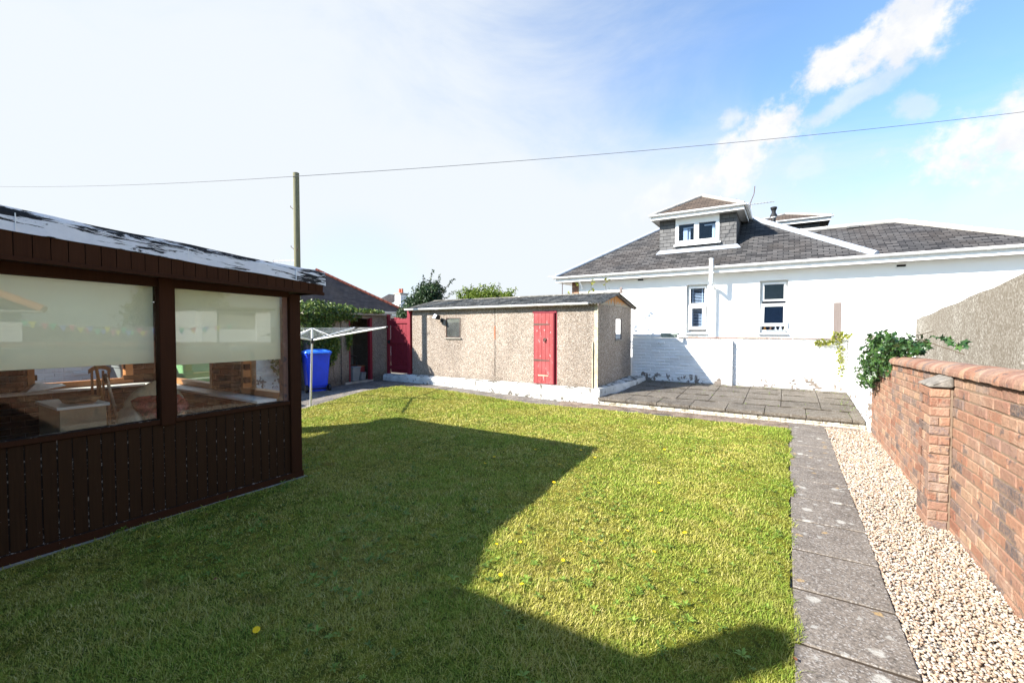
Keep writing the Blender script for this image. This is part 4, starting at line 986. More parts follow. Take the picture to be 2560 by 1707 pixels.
# end fascia + soffit
MB().hexa([(-7.9, 2.905, 1.975), (XFa - .031, 2.905, 1.975), (XFa - .031, 2.93, 1.975), (-7.9, 2.93, 1.975)], [(-7.9, 2.905, 2.07), (XFa - .031, 2.905, 2.07), (XFa - .031, 2.93, 2.07), (-7.9, 2.93, 2.07)]).build('end_fascia', M['fasciawood'], t)
MB().hexa([(-7.9, YN, zbot(YN) + .02), (XFa - .031, YN, zbot(YN) + .02), (XFa - .031, 2.90, zbot(2.9) + .02), (-7.9, 2.90, zbot(2.9) + .02)], [(-7.9, YN, zbot(YN) + .03), (XFa - .031, YN, zbot(YN) + .03), (XFa - .031, 2.90, zbot(2.9) + .03), (-7.9, 2.90, zbot(2.9) + .03)]).build('soffit', M['frame'], t)
# white painted felt edge: strip with uneven profile
me_v = []; me_f = []; hs = []; nseg = 120
for i in range(nseg + 1):
    y = 2.955 - (2.955 - YN) * i / nseg; jx = .004 * math.sin(y * 9) + .003 * math.sin(y * 23)
    for k, hh in enumerate((0, .25, .5, .75, 1.0)):
        z = zmid(y) + (ztop(y) - zmid(y)) * hh + .004 * math.sin(y * 6 + k); me_v.append((XFa + .012 + jx - .012 * (hh > .9), y, z))
    me_v.append((XFa - .07, y, ztop(y) + .006))
q = 6
for i in range(nseg):
    for k in range(5): me_f.append((i * q + k, i * q + k + 1, (i + 1) * q + k + 1, (i + 1) * q + k)); 
mb = MB(); mb.add(me_v, me_f, .5); mb.add([(XFa + .012, 2.955, zmid(2.955)), (XFa + .0, 2.955, ztop(2.955)), (-7.9, 2.955, ztop(2.955)), (-7.9, 2.955, zmid(2.955))], [(3, 2, 1, 0)])
fo = mb.build('felt_edge', M['felt'], t)
at = fo.data.attributes.new('h', 'FLOAT', 'POINT'); vals = []
for i in range(nseg + 1): vals += [0, .25, .5, .75, 1, 1]
vals += [0, 1, 1, 0]; at.data.foreach_set('value', vals)
for p_ in fo.data.polygons:
    for li in p_.loop_indices:
        co = fo.data.vertices[fo.data.loops[li].vertex_index].co; fo.data.uv_layers[0].data[li].uv = (co.y + co.x, (co.z - zmid(co.y)))
mb = MB()
for y in (2.62, 1.68, .72): mb.box(XFa + .006, XFa + .0175, y - .0025, y + .0025, zmid(y) + .004, ztop(y) - .03)
mb.build('felt_laps', M['whitepaint'], fo)
MB().hexa([(-7.9, YN, zmid(YN)), (XFa - .02, YN, zmid(YN)), (XFa - .02, 2.95, zmid(2.95)), (-7.9, 2.95, zmid(2.95))], [(-7.9, YN, ztop(YN)), (XFa - .02, YN, ztop(YN)), (XFa - .02, 2.95, ztop(2.95)), (-7.9, 2.95, ztop(2.95))]).build('roof', M['felttop'], t)
# blinds
for (y0, y1, z0) in ((1.672, 2.672, 1.287), (.61, 1.540, 1.318)):
    MB().box(XS - .075, XS - .072, y0, y1, z0, 1.99).build('roller_blind', M['blind'], t)
MB().box(XS - .075, XS - .072, YN, .49, 1.33, 2.0).build('roller_blind', M['blind'], t)
# inner walls: brick lining
ib = MB(); brickface(ib, (-7.6, -1.4, 0), (0, 1, 0), (1, 0, 0), 4.0, .0, 1.96, .228, .0757, .008, .06, skip=lambda s, z: 2.75 < s < 3.75 and z > .86)
brickface(ib, (-7.6, 2.62, 0), (1, 0, 0), (0, -1, 0), 3.15, .0, 1.96, .228, .0757, .008, .06, skip=lambda s, z: z > .86 and (.12 < s < 1.62 or 2.3 < s < 3.12))
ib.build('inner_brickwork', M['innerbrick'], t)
mb = MB().wall('x', -7.75, -7.612, -1.88, 2.79, .0, 1.98, [(1.36, 2.35, .87, 1.96)]); mb.wall('y', 2.632, 2.79, -7.611, -4.47, .0, 1.95, [(-7.48, -5.98, .87, 1.93), (-5.30, -4.55, .87, 1.93)])
mb.box(-7.6, -4.47, -1.88, -1.8, 0, 2.2); mb.build('outer_wall', M['brick'], t)
mb = MB()
for (a, b, c, dd) in ((1.36, 2.35, .87, .94), (1.36, 1.42, .94, 1.96), (2.27, 2.35, .94, 1.96)): mb.box(-7.70, -7.60, a, b, c, dd)
f1 = mb.build('inner_frame', M['innerwood'], t)
MB().box(-7.66, -7.655, 1.42, 2.27, .94, 1.96).build('pane', M['glass'], f1)
mb = MB()
for (a, b, c, dd) in ((-7.48, -5.98, .87, .93), (-5.30, -4.55, .87, .93), (-7.48, -7.41, .93, 1.93), (-6.04, -5.98, .93, 1.93), (-5.30, -5.25, .93, 1.93)): mb.box(a, b, 2.615, 2.71, c, dd)
f2 = mb.build('inner_frame', M['innerwood'], t)
MB().box(-7.41, -6.04, 2.66, 2.665, .93, 1.93).build('pane', M['glass'], f2); MB().box(-5.25, -4.55, 2.66, 2.665, .93, 1.93).build('pane', M['glass'], f2)
mb = MB().box(-7.59, -7.36, -1.2, 2.60, .845, .868); mb.box(-7.359, -4.55, 2.40, 2.60, .845, .868); mb.build('inner_sill', M['whitepaint'], t)
MB().box(-7.6, -4.5, -1.79, 2.6, .01, .03).build('floor', plain('floor', (.10, .07, .05), .6), t)
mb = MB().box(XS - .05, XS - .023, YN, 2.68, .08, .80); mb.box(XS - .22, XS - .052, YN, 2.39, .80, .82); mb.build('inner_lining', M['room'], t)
MB().box(XS - .01, XS + .06, YN, 2.84, -.05, .012).build('footing', M['concrete'], t)
mb = MB().box(-7.598, -7.585, .98, 1.03, .97, 1.10); mb.box(-7.585, -7.56, .90, 1.02, 1.045, 1.06); mb.build('door_handle', M['whitepaint'], t)
# things inside
t = thing('storage_box', 'white topped storage box inside the garden room under the left blind', 'box')
mb = taper(MB(), -5.52, 1.26, .03, .915, .64, .64, .30, .30, 0); mb.build('body', M['box'], t); taper(MB(), -5.52, 1.26, .917, .94, .68, .68, .34, .34).build('lid', M['whitepaint'], t)
def blob(name, c, r, mat, parent=None, seed=0, amp=.25, n=18, m=10):
    rs = np.random.default_rng(seed); V = []; 
    ph = rs.uniform(0, 6, 6)
    for j in range(m + 1):
        th = math.pi * j / m
        for k in range(n):
            a = 2 * math.pi * k / n; q = 1 + amp * (.4 * math.sin(3 * a + ph[0] + 2 * th) + .3 * math.sin(5 * a + ph[1]) * math.sin(3 * th + ph[2]) + .3 * math.sin(4 * th + ph[3]))
            V.append((c[0] + r[0] * q * math.sin(th) * math.cos(a), c[1] + r[1] * q * math.sin(th) * math.sin(a), c[2] + r[2] * q * math.cos(th)))
    fs = [(j * n + k, (j + 1) * n + k, (j + 1) * n + (k + 1) % n, j * n + (k + 1) % n) for j in range(m) for k in range(n)]
    mb = MB(); mb.add(V, fs, .5); return mb.build(name, mat, parent, smooth=True)
o = blob('cushion', (-5.40, 1.28, .972), (.20, .13, .035), M['fabric'], seed=3); tag(o, 'folded brown fabric cushion lying on the storage box', 'cushion')
o = MB().tube([(-6.0, 1.545, 1.30), (-6.0, 1.70, .05)], .014, 10).build('broom_handle', M['ochre']); tag(o, 'brown wooden broom handle leaning inside the garden room', 'broom')
t = thing('walking_pole', 'silver metal pole with dark grips leaning beside the broom handle', 'pole')
MB().cyl((-5.98, 1.63, 1.10), (-5.95, 1.74, .45), .014).build('shaft', M['metal'], t); MB().cyl((-5.985, 1.615, 1.14), (-5.98, 1.63, 1.04), .018).build('grip', M['black'], t); MB().cyl((-5.962, 1.70, .80), (-5.958, 1.712, .74), .017).build('collar', M['black'], t)
t = thing('armchair', 'cream upholstered armchair half hidden behind the middle window post', 'armchair')
blob('seat', (-5.30, 1.86, .55), (.34, .30, .22), M['cream'], t, 5, .08); blob('backrest', (-5.62, 1.92, .78), (.13, .26, .27), M['cream'], t, 6, .08); blob('armrest', (-5.28, 1.60, .70), (.26, .08, .16), M['cream'], t, 8, .08)
o = blob('plastic_bag', (-5.14, 1.80, .86), (.17, .23, .10), M['plastbag'], None, 9, .4); tag(o, 'crumpled dark red plastic wrapped bundle on the armchair', 'bag')
o = MB().prism([(-7.55, 1.28, .869), (-7.37, 1.28, .869), (-7.37, 1.62, .92), (-7.55, 1.62, .93), (-7.55, 1.40, .96)], (0, .02, 0)).build('paper_roll', M['whitepaint']); tag(o, 'pale rolled paper lying on the inside window sill', 'paper')
t = thing('wooden_chair', 'brown wooden chair with curved top rail inside by the back window', 'chair')
pts = [(-6.9, 1.72 + .20 * k / 8, 1.18 - .05 * ((k - 4) / 4) ** 2) for k in range(9)]
mb = MB()
for a, b in zip(pts[:-1], pts[1:]): mb.hexa([(a[0] - .01, a[1], a[2] - .05), (a[0] + .01, a[1], a[2] - .05), (b[0] + .01, b[1], b[2] - .05), (b[0] - .01, b[1], b[2] - .05)], [(a[0] - .01, a[1], a[2]), (a[0] + .01, a[1], a[2]), (b[0] + .01, b[1], b[2]), (b[0] - .01, b[1], b[2])])
mb.build('top_rail', M['innerwood'], t)
mb = MB()
for y in (1.75, 1.80, 1.85, 1.90): mb.box(-6.91, -6.89, y - .01, y + .01, .46, 1.11)
mb.build('spindles', M['innerwood'], t); MB().box(-6.9, -6.5, 1.70, 1.94, .43, .46).build('seat', M['innerwood'], t)
for (x, y) in ((-6.88, 1.73), (-6.88, 1.91), (-6.52, 1.73), (-6.52, 1.91)): MB().cyl((x, y, .03), (x, y, .429), .016).build('leg', M['innerwood'], t)

# ------------------------------------------------------------ main house behind the camera: throws the lawn shadow
t = thing('main_house', 'white rendered house standing behind the camera whose eaves shade the lawn', 'house')
MB().box(-12, -1.25, -9, -1.9, 0, 2.95).build('wall', M['render'], t)
MB().hexa([(-12.3, -9.3, 2.97), (-1.1, -9.3, 2.97), (-1.1, -1.46, 2.97), (-12.3, -1.46, 2.97)], [(-9, -6.0, 4.3), (-4.4, -6.0, 4.3), (-4.4, -4.9, 4.3), (-9, -4.9, 4.3)]).build('roof', M['slate'], t)
MB().prism([(-4.25, .04, 2.36), (-4.46, -1.455, 2.97), (-7.9, -1.455, 2.97), (-7.9, .04, 2.36)], (0, 0, .03)).build('link_roof', M['felttop'], t)
MB().box(-3.36, -3.17, -1.62, -1.40, 2.6, 3.40).build('vent_stack', M['render'], t)

# ------------------------------------------------------------ white bungalow
H = thing('white_bungalow', 'white rendered bungalow with slate hipped roofs and slate hung dormer', 'house')
YW = 13.2
w1 = (-2.43, -1.88, 1.50, 2.85); w2 = (-.615, .012, 1.505, 2.86)
MB().wall('y', YW, YW + .25, -5.70, 9.0, 0, 3.17, [w1, w2]).build('wall', M['render'], H)
mb = MB().box(-5.95, -5.70, YW + .251, 20, 0, 3.15); mb.build('side_wall', M['render'], H)
mb = MB(); brickface(mb, (-5.95, YW - .0, 0), (1, 0, 0), (0, -1, 0), .25, 0, 3.14, .228, .0757, .009, .1); mb.box(-5.945, -5.701, YW + .01, YW + .25, 0, 3.14); mb.build('brick_pier', M['brick'], H)
# room boxes
for (a, b, c, dd), mt in ((w1, 'room'), (w2, 'roomblue')):
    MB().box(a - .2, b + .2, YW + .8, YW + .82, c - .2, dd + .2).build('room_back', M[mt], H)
def hip(mb, a, b): pass
p = .645; ye, ze = 12.82, 3.275
cL = (-6.36, ye, ze); cR = (1.69, ye, ze); ap = (-2.335, ye + 4.025, ze + p * 4.025)
th = (0, 0, -.05)
mb = MB(); mb.prism([cL, cR, ap], th); roofm = mb
mb.prism([cR, (1.69, ye + 8.05, ze), ap], th); mb.prism([cL, ap, (-6.36, ye + 8.05, ze)], th); mb.prism([(-6.36, ye + 8.05, ze), ap, (1.69, ye + 8.05, ze)], th)
rf = mb.build('roof', M['slate'], H)
p2 = .5; ap2 = (2.39, ye + 2.2, ze + p2 * 2.2); rl = (-1.5, ye + 2.2, ze + p2 * 2.2); cR2 = (4.59 + .0, ye, ze)
mb = MB(); e = .004
mb.prism([(1.50, ye + .002, ze + e), (9.5, ye + .002, ze + e), (9.5, ye + .05, ze + .03), (cR2[0] + .0, ye + .05, ze + .03), ap2, rl, (-.05, ye + .87, ze + .44)], th) if 0 else None
mb.prism([(1.0, ye, ze + e), (cR2[0], ye, ze + e), ap2, (-1.2, ye + 2.2, ze + p2 * 2.2)], th)
mb.prism([(-1.2, ye + 2.2, ze + p2 * 2.2), ap2, (ap2[0], ye + 2.6, ap2[2]), (-1.2, ye + 2.6, ap2[2])], th)
mb.prism([cR2, (cR2[0], ye + 4.8, ze), (ap2[0], ye + 2.6, ap2[2]), ap2], th)
mb.prism([(cR2[0], ye + 4.8, ze), (0, ye + 4.8, ze), (-1.2, ye + 2.6, ap2[2]), (ap2[0], ye + 2.6, ap2[2])], th)
mb.build('roof', M['slate'], H)
def rolls(parent, a, b, r, mat, n, name='hip_roll'):
    a = Vector(a); b = Vector(b); mb = MB().cyl(a, b, r, n=10)
    for i in range(n): 
        q = a.lerp(b, (i + .5) / n); d = (b - a).normalized() * .018; mb.cyl(q - d, q + d, r + .008, n=10)
    return mb.build(name, M[mat], parent)
up = Vector((0, 0, .02))
rolls(rf, Vector(cL) + up, Vector(ap) + up, .06, 'lead', 9); rolls(rf, Vector(cR) + up, Vector(ap) + up, .075, 'lead', 9)
rolls(rf, (-1.2, ye + 2.2, ap2[2] + .02), Vector(ap2) + up, .055, 'ridge', 6, 'ridge_tiles'); rolls(rf, Vector(ap2) + up, Vector(cR2) + up, .07, 'ridge', 7, 'ridge_tiles')
for (x, y) in ((.55, ye + 1.95), (1.5, ye + 2.05)):
    z = ze + p2 * (y - ye); MB().box(x - .17, x + .17, y - .05, y + .05, z + .01, z + .05).build('roof_vent', M['slatewall'], rf)
# flashing patches
gutter((-6.42, 12.78, 3.265), (9.2, 12.78, 3.285), .062, parent=H, joints=15)
MB().box(-6.36, 9.2, 12.845, 12.865, 3.10, 3.26).build('fascia', M['upvc'], H)
MB().box(-6.36, 9.2, 12.866, YW - .001, 3.135, 3.15).build('soffit', M['upvc'], H)
MB().box(-6.36, -6.34, 12.866, 20, 3.10, 3.26).build('fascia', M['upvc'], H)
MB().box(-6.339, -5.951, YW, 20, 3.135, 3.15).build('soffit', M['upvc'], H)
# dormer
DX0, DX1, DY, DZ = -3.325, -1.235, 13.8, 4.90
def rz(y): return ze + p * (y - ye)
mb = MB(); mb.wall('y', DY, DY + .12, DX0, DX1, rz(DY) - .12, DZ, [(-2.84, -1.69, 4.12, 4.76)])
mb.prism([(DX1, DY + .121, rz(DY) - .1), (DX1, 15.6, rz(15.6) - .1), (DX1, 15.6, DZ), (DX1, DY + .121, DZ)], (-.1, 0, 0)); mb.prism([(DX0, DY + .121, rz(DY) - .1), (DX0, 15.6, rz(15.6) - .1), (DX0, 15.6, DZ), (DX0, DY + .121, DZ)], (.1, 0, 0))
D_ = mb.build('dormer', M['slatewall'], H)
gx0_, gx1_, gy = -3.52, -1.03, 13.50; zc = 4.985
apx = ((gx0_ + gx1_) / 2, gy + 1.25, zc + .72); ap3 = (apx[0], 17.5, apx[2])
mb = MB(); mb.prism([(gx0_, gy, zc), (gx1_, gy, zc), apx], (0, 0, -.03)); mb.prism([(gx1_, gy, zc), (gx1_, 17.5, zc), ap3, apx], (0, 0, -.03)); mb.prism([(gx0_, gy, zc), apx, ap3, (gx0_, 17.5, zc)], (0, 0, -.03))
mb.build('dormer_roof', M['slatebrown'], D_)
rolls(D_, (gx0_, gy, zc + .02), (apx[0], apx[1], apx[2] + .02), .05, 'ridge', 5, 'ridge_tiles'); rolls(D_, (gx1_, gy, zc + .02), (apx[0], apx[1], apx[2] + .02), .05, 'ridge', 5, 'ridge_tiles')
gutter((gx0_ - .04, gy - .05, zc + .01), (gx1_ + .05, gy - .05, zc + .01), .055, parent=D_, joints=3)
gutter((gx1_ + .05, gy - .05, zc + .01), (gx1_ + .05, 15.45, zc + .01), .055, parent=D_, joints=3, out=(1, 0, 0))
mb = MB().box(gx0_, gx1_, gy, gy + .02, zc - .13, zc - .035); mb.box(gx1_ - .02, gx1_, gy + .021, 15.4, zc - .13, zc - .035); mb.box(gx0_, gx0_ + .02, gy + .021, 15.0, zc - .13, zc - .035); mb.build('dormer_fascia', M['upvc'], D_)
MB().box(gx0_ + .021, gx1_ - .021, gy + .021, 15.4, zc - .105, zc - .09).build('dormer_soffit', M['upvc'], D_)
MB().prism([(DX0 - .08, DY - .09, rz(DY - .09) + .006), (DX1 + .12, DY - .09, rz(DY - .09) + .006), (DX1 + .03, DY - .004, rz(DY) + .06), (DX0, DY - .004, rz(DY) + .06)], (0, -.004, .012)).build('apron_flashing', M['lead'], D_)
MB().prism([(DX1 + .002, DY, rz(DY) + .01), (DX1 + .002, 15.4, rz(15.4) + .01), (DX1 + .002, 15.4, rz(15.4) + .1), (DX1 + .002, DY, rz(DY) + .1)], (.012, 0, 0)).build('side_flashing', M['slatefar'], D_)
def framed(parent, name, x0, x1, z0, z1, y, e, mat='upvc', dep=.06):
    mb = MB().box(x0, x1, y, y + dep, z1 - e, z1); mb.box(x0, x1, y, y + dep, z0, z0 + e); mb.box(x0, x0 + e, y, y + dep, z0 + e, z1 - e); mb.box(x1 - e, x1, y, y + dep, z0 + e, z1 - e)
    return mb.build(name, M[mat], parent)
mb = MB().box(-2.86, -1.67, DY - .025, DY - .001, 4.76, 4.875); mb.box(-2.86, -2.77, DY - .03, DY + .05, 4.10, 4.759); mb.box(-1.76, -1.67, DY - .03, DY + .05, 4.10, 4.759); mb.box(-2.34, -2.21, DY - .03, DY + .05, 4.10, 4.759); mb.box(-2.769, -2.341, DY - .03, DY + .05, 4.69, 4.759); mb.box(-2.209, -1.761, DY - .03, DY + .05, 4.69, 4.759); mb.box(-2.769, -2.341, DY - .03, DY + .05, 4.10, 4.21); mb.box(-2.209, -1.761, DY - .03, DY + .05, 4.10, 4.21)
wd = mb.build('window', M['upvc'], D_)
MB().box(-2.90, -1.63, DY - .075, DY - .0305, 4.055, 4.10).build('sill', M['whitepaint'], wd)
for (a, b) in ((-2.769, -2.341), (-2.209, -1.761)): MB().box(a, b, DY + .02, DY + .026, 4.21, 4.69).build('pane', M['glasshouse'], wd)
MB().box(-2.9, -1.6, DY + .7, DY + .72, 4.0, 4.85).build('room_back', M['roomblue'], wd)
mb = MB().box(-2.66, -2.54, DY + .10, DY + .12, 4.22, 4.58); mb.box(-2.53, -2.47, DY + .14, DY + .16, 4.22, 4.58); mb.box(-2.66, -2.36, DY + .09, DY + .11, 4.585, 4.61); mb.box(-1.87, -1.80, DY + .10, DY + .12, 4.22, 4.60); mb.box(-2.08, -1.78, DY + .09, DY + .11, 4.605, 4.635); mb.build('curtain', M['curtain'], wd)
# sash windows
x0, x1, z0, z1 = w1
fw = framed(H, 'window', x0 + .045, x1 - .03, 2.28, z1 - .05, YW + .10, .05)
framed(H, 'window_frame', x0, x1, z0, z1, YW + .161, .045, dep=.05)
MB().box(x0 + .09, x1 - .075, YW + .13, YW + .136, 2.33, z1 - .10).build('pane', M['glasshouse'], fw)
lw = framed(H, 'window', x0 + .06, x1 - .045, z0 + .09, 2.275, YW + .04, .085)
MB().box(x0 + .14, x1 - .13, YW + .07, YW + .076, z0 + .17, 2.20).build('pane', M['glasshouse'], lw)
mb = MB()
for k in range(30):
    z = z0 + .14 + k * .043; 
    if z < z1 - .1: mb.hexa([(x0 + .05, YW + .22, z), (x1 - .05, YW + .22, z), (x1 - .05, YW + .25, z + .014), (x0 + .05, YW + .25, z + .014)], [(x0 + .05, YW + .22, z + .004), (x1 - .05, YW + .22, z + .004), (x1 - .05, YW + .25, z + .018), (x0 + .05, YW + .25, z + .018)])
mb.box(x0 + .13, x0 + .155, YW + .215, YW + .218, z0 + .1, z1 - .1); mb.box(x1 - .17, x1 - .145, YW + .215, YW + .218, z0 + .1, z1 - .1)
mb.build('venetian_blind', M['curtain'], H)
x0, x1, z0, z1 = w2
fw = framed(H, 'window', x0 + .05, x1 - .045, 2.33, z1 - .05, YW + .10, .045)
MB().box(x0 + .09, x1 - .085, YW + .13, YW + .136, 2.375, z1 - .09).build('pane', M['glasshouse'], fw)
framed(H, 'window_frame', x0, x1, z0, z1, YW + .161, .05, dep=.05)
# tilted lower sash: bottom swung outwards
a = R(13)
def tilt(x, y, z):
    py, pz_ = YW + .06, 2.26; dy, dz = y - py, z - pz_
    return (x, py + dy * math.cos(a) + dz * math.sin(a), pz_ + dz * math.cos(a) - dy * math.sin(a))
mb = MB(); e = .075; sx0, sx1, sz0, sz1 = x0 + .03, x1 - .02, 1.66, 2.26
mb.box(sx0, sx1, YW + .04, YW + .08, sz1 - e, sz1); mb.box(sx0, sx1, YW + .04, YW + .08, sz0, sz0 + e); mb.box(sx0, sx0 + e, YW + .04, YW + .08, sz0 + e, sz1 - e); mb.box(sx1 - e, sx1, YW + .04, YW + .08, sz0 + e, sz1 - e)
lw = mb.build('window', M['upvc'], H, xf=tilt)
MB().box(sx0 + e, sx1 - e, YW + .057, YW + .063, sz0 + e, sz1 - e).build('pane', M['glasshouse'], lw, xf=tilt)
mb = MB().box(x0 + .05, x1 - .05, YW + .10, YW + .16, 1.555, 1.585); mb.box(x0 + .05, x1 - .05, YW + .10, YW + .16, 1.50, 1.552); mb.build('sash_rail', M['upvc'], H)
for (a0, b0) in ((w1[0] - .02, w1[1] + .02), (w2[0] - .02, w2[1] + .03)): MB().hexa([(a0, YW - .06, 1.45), (b0, YW - .06, 1.45), (b0, YW + .1, 1.47), (a0, YW + .1, 1.47)], [(a0, YW - .06, 1.475), (b0, YW - .06, 1.475), (b0, YW + .1, 1.498), (a0, YW + .1, 1.498)]).build('window_sill', M['sillslate'], H)
# lintel shadows lines: small hood above window 2
# pipes, vents, timber
mb = MB().cyl((-1.72, 12.70, 2.86), (-1.72, 12.70, 3.44), .052, n=14); mb.cyl((-1.72, 12.70, 3.43), (-1.72, 12.70, 3.47), .058, n=14); mb.tube([(-1.72, 12.70, 2.88), (-1.71, 12.72, 2.80), (-1.70, 12.95, 2.78), (-1.69, 13.12, 2.72), (-1.69, 13.13, 2.6)], .048, 12); mb.cyl((-1.69, 13.13, 2.62), (-1.69, 13.13, .2), .05, n=14)
mb.build('soil_pipe', M['upvc'], H, smooth=True)
MB().cyl((-5.62, 12.95, 3.15), (-5.55, 13.12, 2.9), .032).build('downpipe', M['upvc'], H)
for (x, z, m_) in ((-3.72, 3.06, 'dark'), (2.18, 3.03, 'dark')):
    vb = MB().box(x - .10, x + .10, YW - .012, YW - .001, z - .045, z + .045).build('air_vent', M['whitepaint'], H); MB().box(x - .08, x + .08, YW - .016, YW - .0125, z - .012, z + .035).build('vent_grille', M[m_], vb)
MB().box(1.22, 1.38, YW - .02, YW - .001, 2.62, 2.74).build('wall_plate', M['render'], H)
MB().box(.955, 1.11, 12.93, 12.99, 1.0, 2.25).build('timber', M['timber'], H) if 0 else None
o = MB().box(.861, .996, 11.84, 11.9, .3, 2.18).build('timber_post', M['timber']); tag(o, 'weathered grey timber post standing behind the corner creeper', 'post')
# rear dormer and flue
mb = MB(); zb = 5.20; cx, cy, rr = -.10, 18.5, 1.25
mb.prism([(cx - rr, cy - rr, zb), (cx + rr, cy - rr, zb), (cx, cy, zb + .48)], (0, 0, -.03)); mb.prism([(cx + rr, cy - rr, zb), (cx + rr, cy + rr, zb), (cx, cy, zb + .48)], (0, 0, -.03)); mb.prism([(cx - rr, cy - rr, zb), (cx, cy, zb + .48), (cx - rr, cy + rr, zb)], (0, 0, -.03))
rd = mb.build('rear_dormer_roof', M['slatebrown'], H)
rolls(rd, (cx + rr, cy - rr, zb + .01), (cx, cy, zb + .49), .04, 'ridge', 5, 'ridge_tiles'); rolls(rd, (cx - rr, cy - rr, zb + .01), (cx, cy, zb + .49), .04, 'ridge', 5, 'ridge_tiles')
gutter((cx - rr, cy - rr - .05, zb), (cx + rr + .05, cy - rr - .05, zb), .05, parent=rd, joints=3)
MB().box(cx - rr, cx + rr - .02, cy - rr, cy - rr + .02, zb - .14, zb - .04).build('rear_fascia', M['upvc'], rd); MB().box(cx - rr + .3, cx + rr - .3, cy - rr + .25, cy + rr, 4.0, zb - .04).build('rear_dormer_wall', M['slatewall'], rd)
mb = MB().lathe((-.4, 16.0, 4.5), [(.06, 0), (.06, .58)], 14); f_ = mb.build('flue', M['black'], H, smooth=True)
MB().lathe((-.4, 16.0, 4.5), [(.075, .56), (.075, .60)], 14).build('flue_band', M['whitepaint'], f_)
MB().lathe((-.4, 16.0, 4.5), [(.10, .605), (.10, .63), (.055, .72), (.06, .78), (.09, .84), (.095, .88), (.08, .89)], 14).build('flue_cowl', M['black'], f_)
# aerials
def aerial(label, base, mast, boom, n, L, group='tv aerials'):
    t = thing('tv_aerial', label, 'aerial', group=group); b = Vector(base)
    MB().tube([b] + [b + Vector(m) for m in mast], .012, 6).build('mast', M['iron'], t)
    top = b + Vector(boom[0]); e = b + Vector(boom[1]); mb = MB().tube([top, e], .014, 6); d = (e - top)
    per = d.cross(Vector((0, 0, 1))).normalized()
    for i in range(n):
        q = top + d * (i / max(1, n - 1)); mb.tube([q - per * L - Vector((0, 0, .0)), q + per * L], .007, 5); 
        if i == 1: mb.tube([q - Vector((0, 0, .12)), q + Vector((0, 0, .12))], .005, 5)
    mb.build('antenna', M['metal'], t); return t
aerial('television aerial with bent mast and long boom right of the dormer roof', (-1.0, 15.2, 4.95), [(.0, 0, .45), (.10, 0, .72), (.12, 0, .95)], [(-.05, 0, .42), (.62, .1, .44)], 9, .07)
aerial('thin aerial on the top of the dormer roof ridge', (-1.9, 16.0, 5.6), [(0, 0, .30)], [(-.25, 0, .30), (.45, .1, .22)], 4, .08)
aerial('small aerial at the left eaves corner of the white bungalow', (-6.40, 13.0, 3.2), [(.0, 0, .12)], [(.05, 0, .11), (-.30, 0, .13)], 5, .05)
aerial('lone thin aerial above the left garden room roof', (-15.8, 9.0, 3.2), [(0, 0, .90)], [(0, 0, .86), (1.0, .3, .84)], 5, .10)
# bottles in the kitchen window
for i, (x, mtl, lb) in enumerate([(-.50, 'orange', 'orange bottle on the sill in the tilted window'), (-.36, 'iron', 'brown jar on the sill beside the orange bottle'), (-.26, 'whitepaint', 'white bottle in the middle of the window sill'), (-.14, 'curtain', 'pale blue bottle on the window sill'), (-.04, 'trim', 'cream jar at the right end of the window sill')]):
    o = MB().lathe((x, YW + .30, 1.50), [(.035, 0), (.038, .02), (.038, .10), (.018, .14), (.018, .18)], 12).build('bottle', M[mtl], smooth=True); tag(o, lb, 'bottle', 'bottles on the kitchen window sill')
# vine shoots behind the shed
t = thing('vine', 'thin leafy shoots of a climbing vine rising above the shed roof', 'climbing plant')
mb = MB(); T = []; 
for (x, z1_) in ((-5.45, 2.68), (-5.17, 3.0), (-4.78, 3.05), (-4.36, 3.14), (-4.40, 2.7), (-5.0, 2.62)):
    pts = [Vector((x + .04 * math.sin(k * 1.7), 12.0, 1.2 + (z1_ - 1.2) * k / 7)) for k in range(8)]; mb.tube(pts, .005, 5)
    for q in range(24):
        k = random.uniform(.55, 1) if random.random() < .75 else random.random(); zz = 1.2 + (z1_ - 1.2) * k; T.append((x + random.uniform(-.09, .09), 12 + random.uniform(-.08, .08), zz + random.uniform(-.05, .05)))
mb.build('stems', M['stem'], t); T = np.array(T); n = len(T)
scatter('leaves', IVY_V, IVY_F, rotm(n, 1.0, np.array([0, -.6, .5])), T, rng.uniform(.05, .10, n), rng.random(n), M['yellowleaf'], t)
o = MB().tube([(-6.15, 12.9, .1), (-6.15, 12.9, 3.1)], .012, 6).build('clothes_post', M['iron']); tag(o, 'thin dark vertical pole at the left corner of the white bungalow', 'pole')

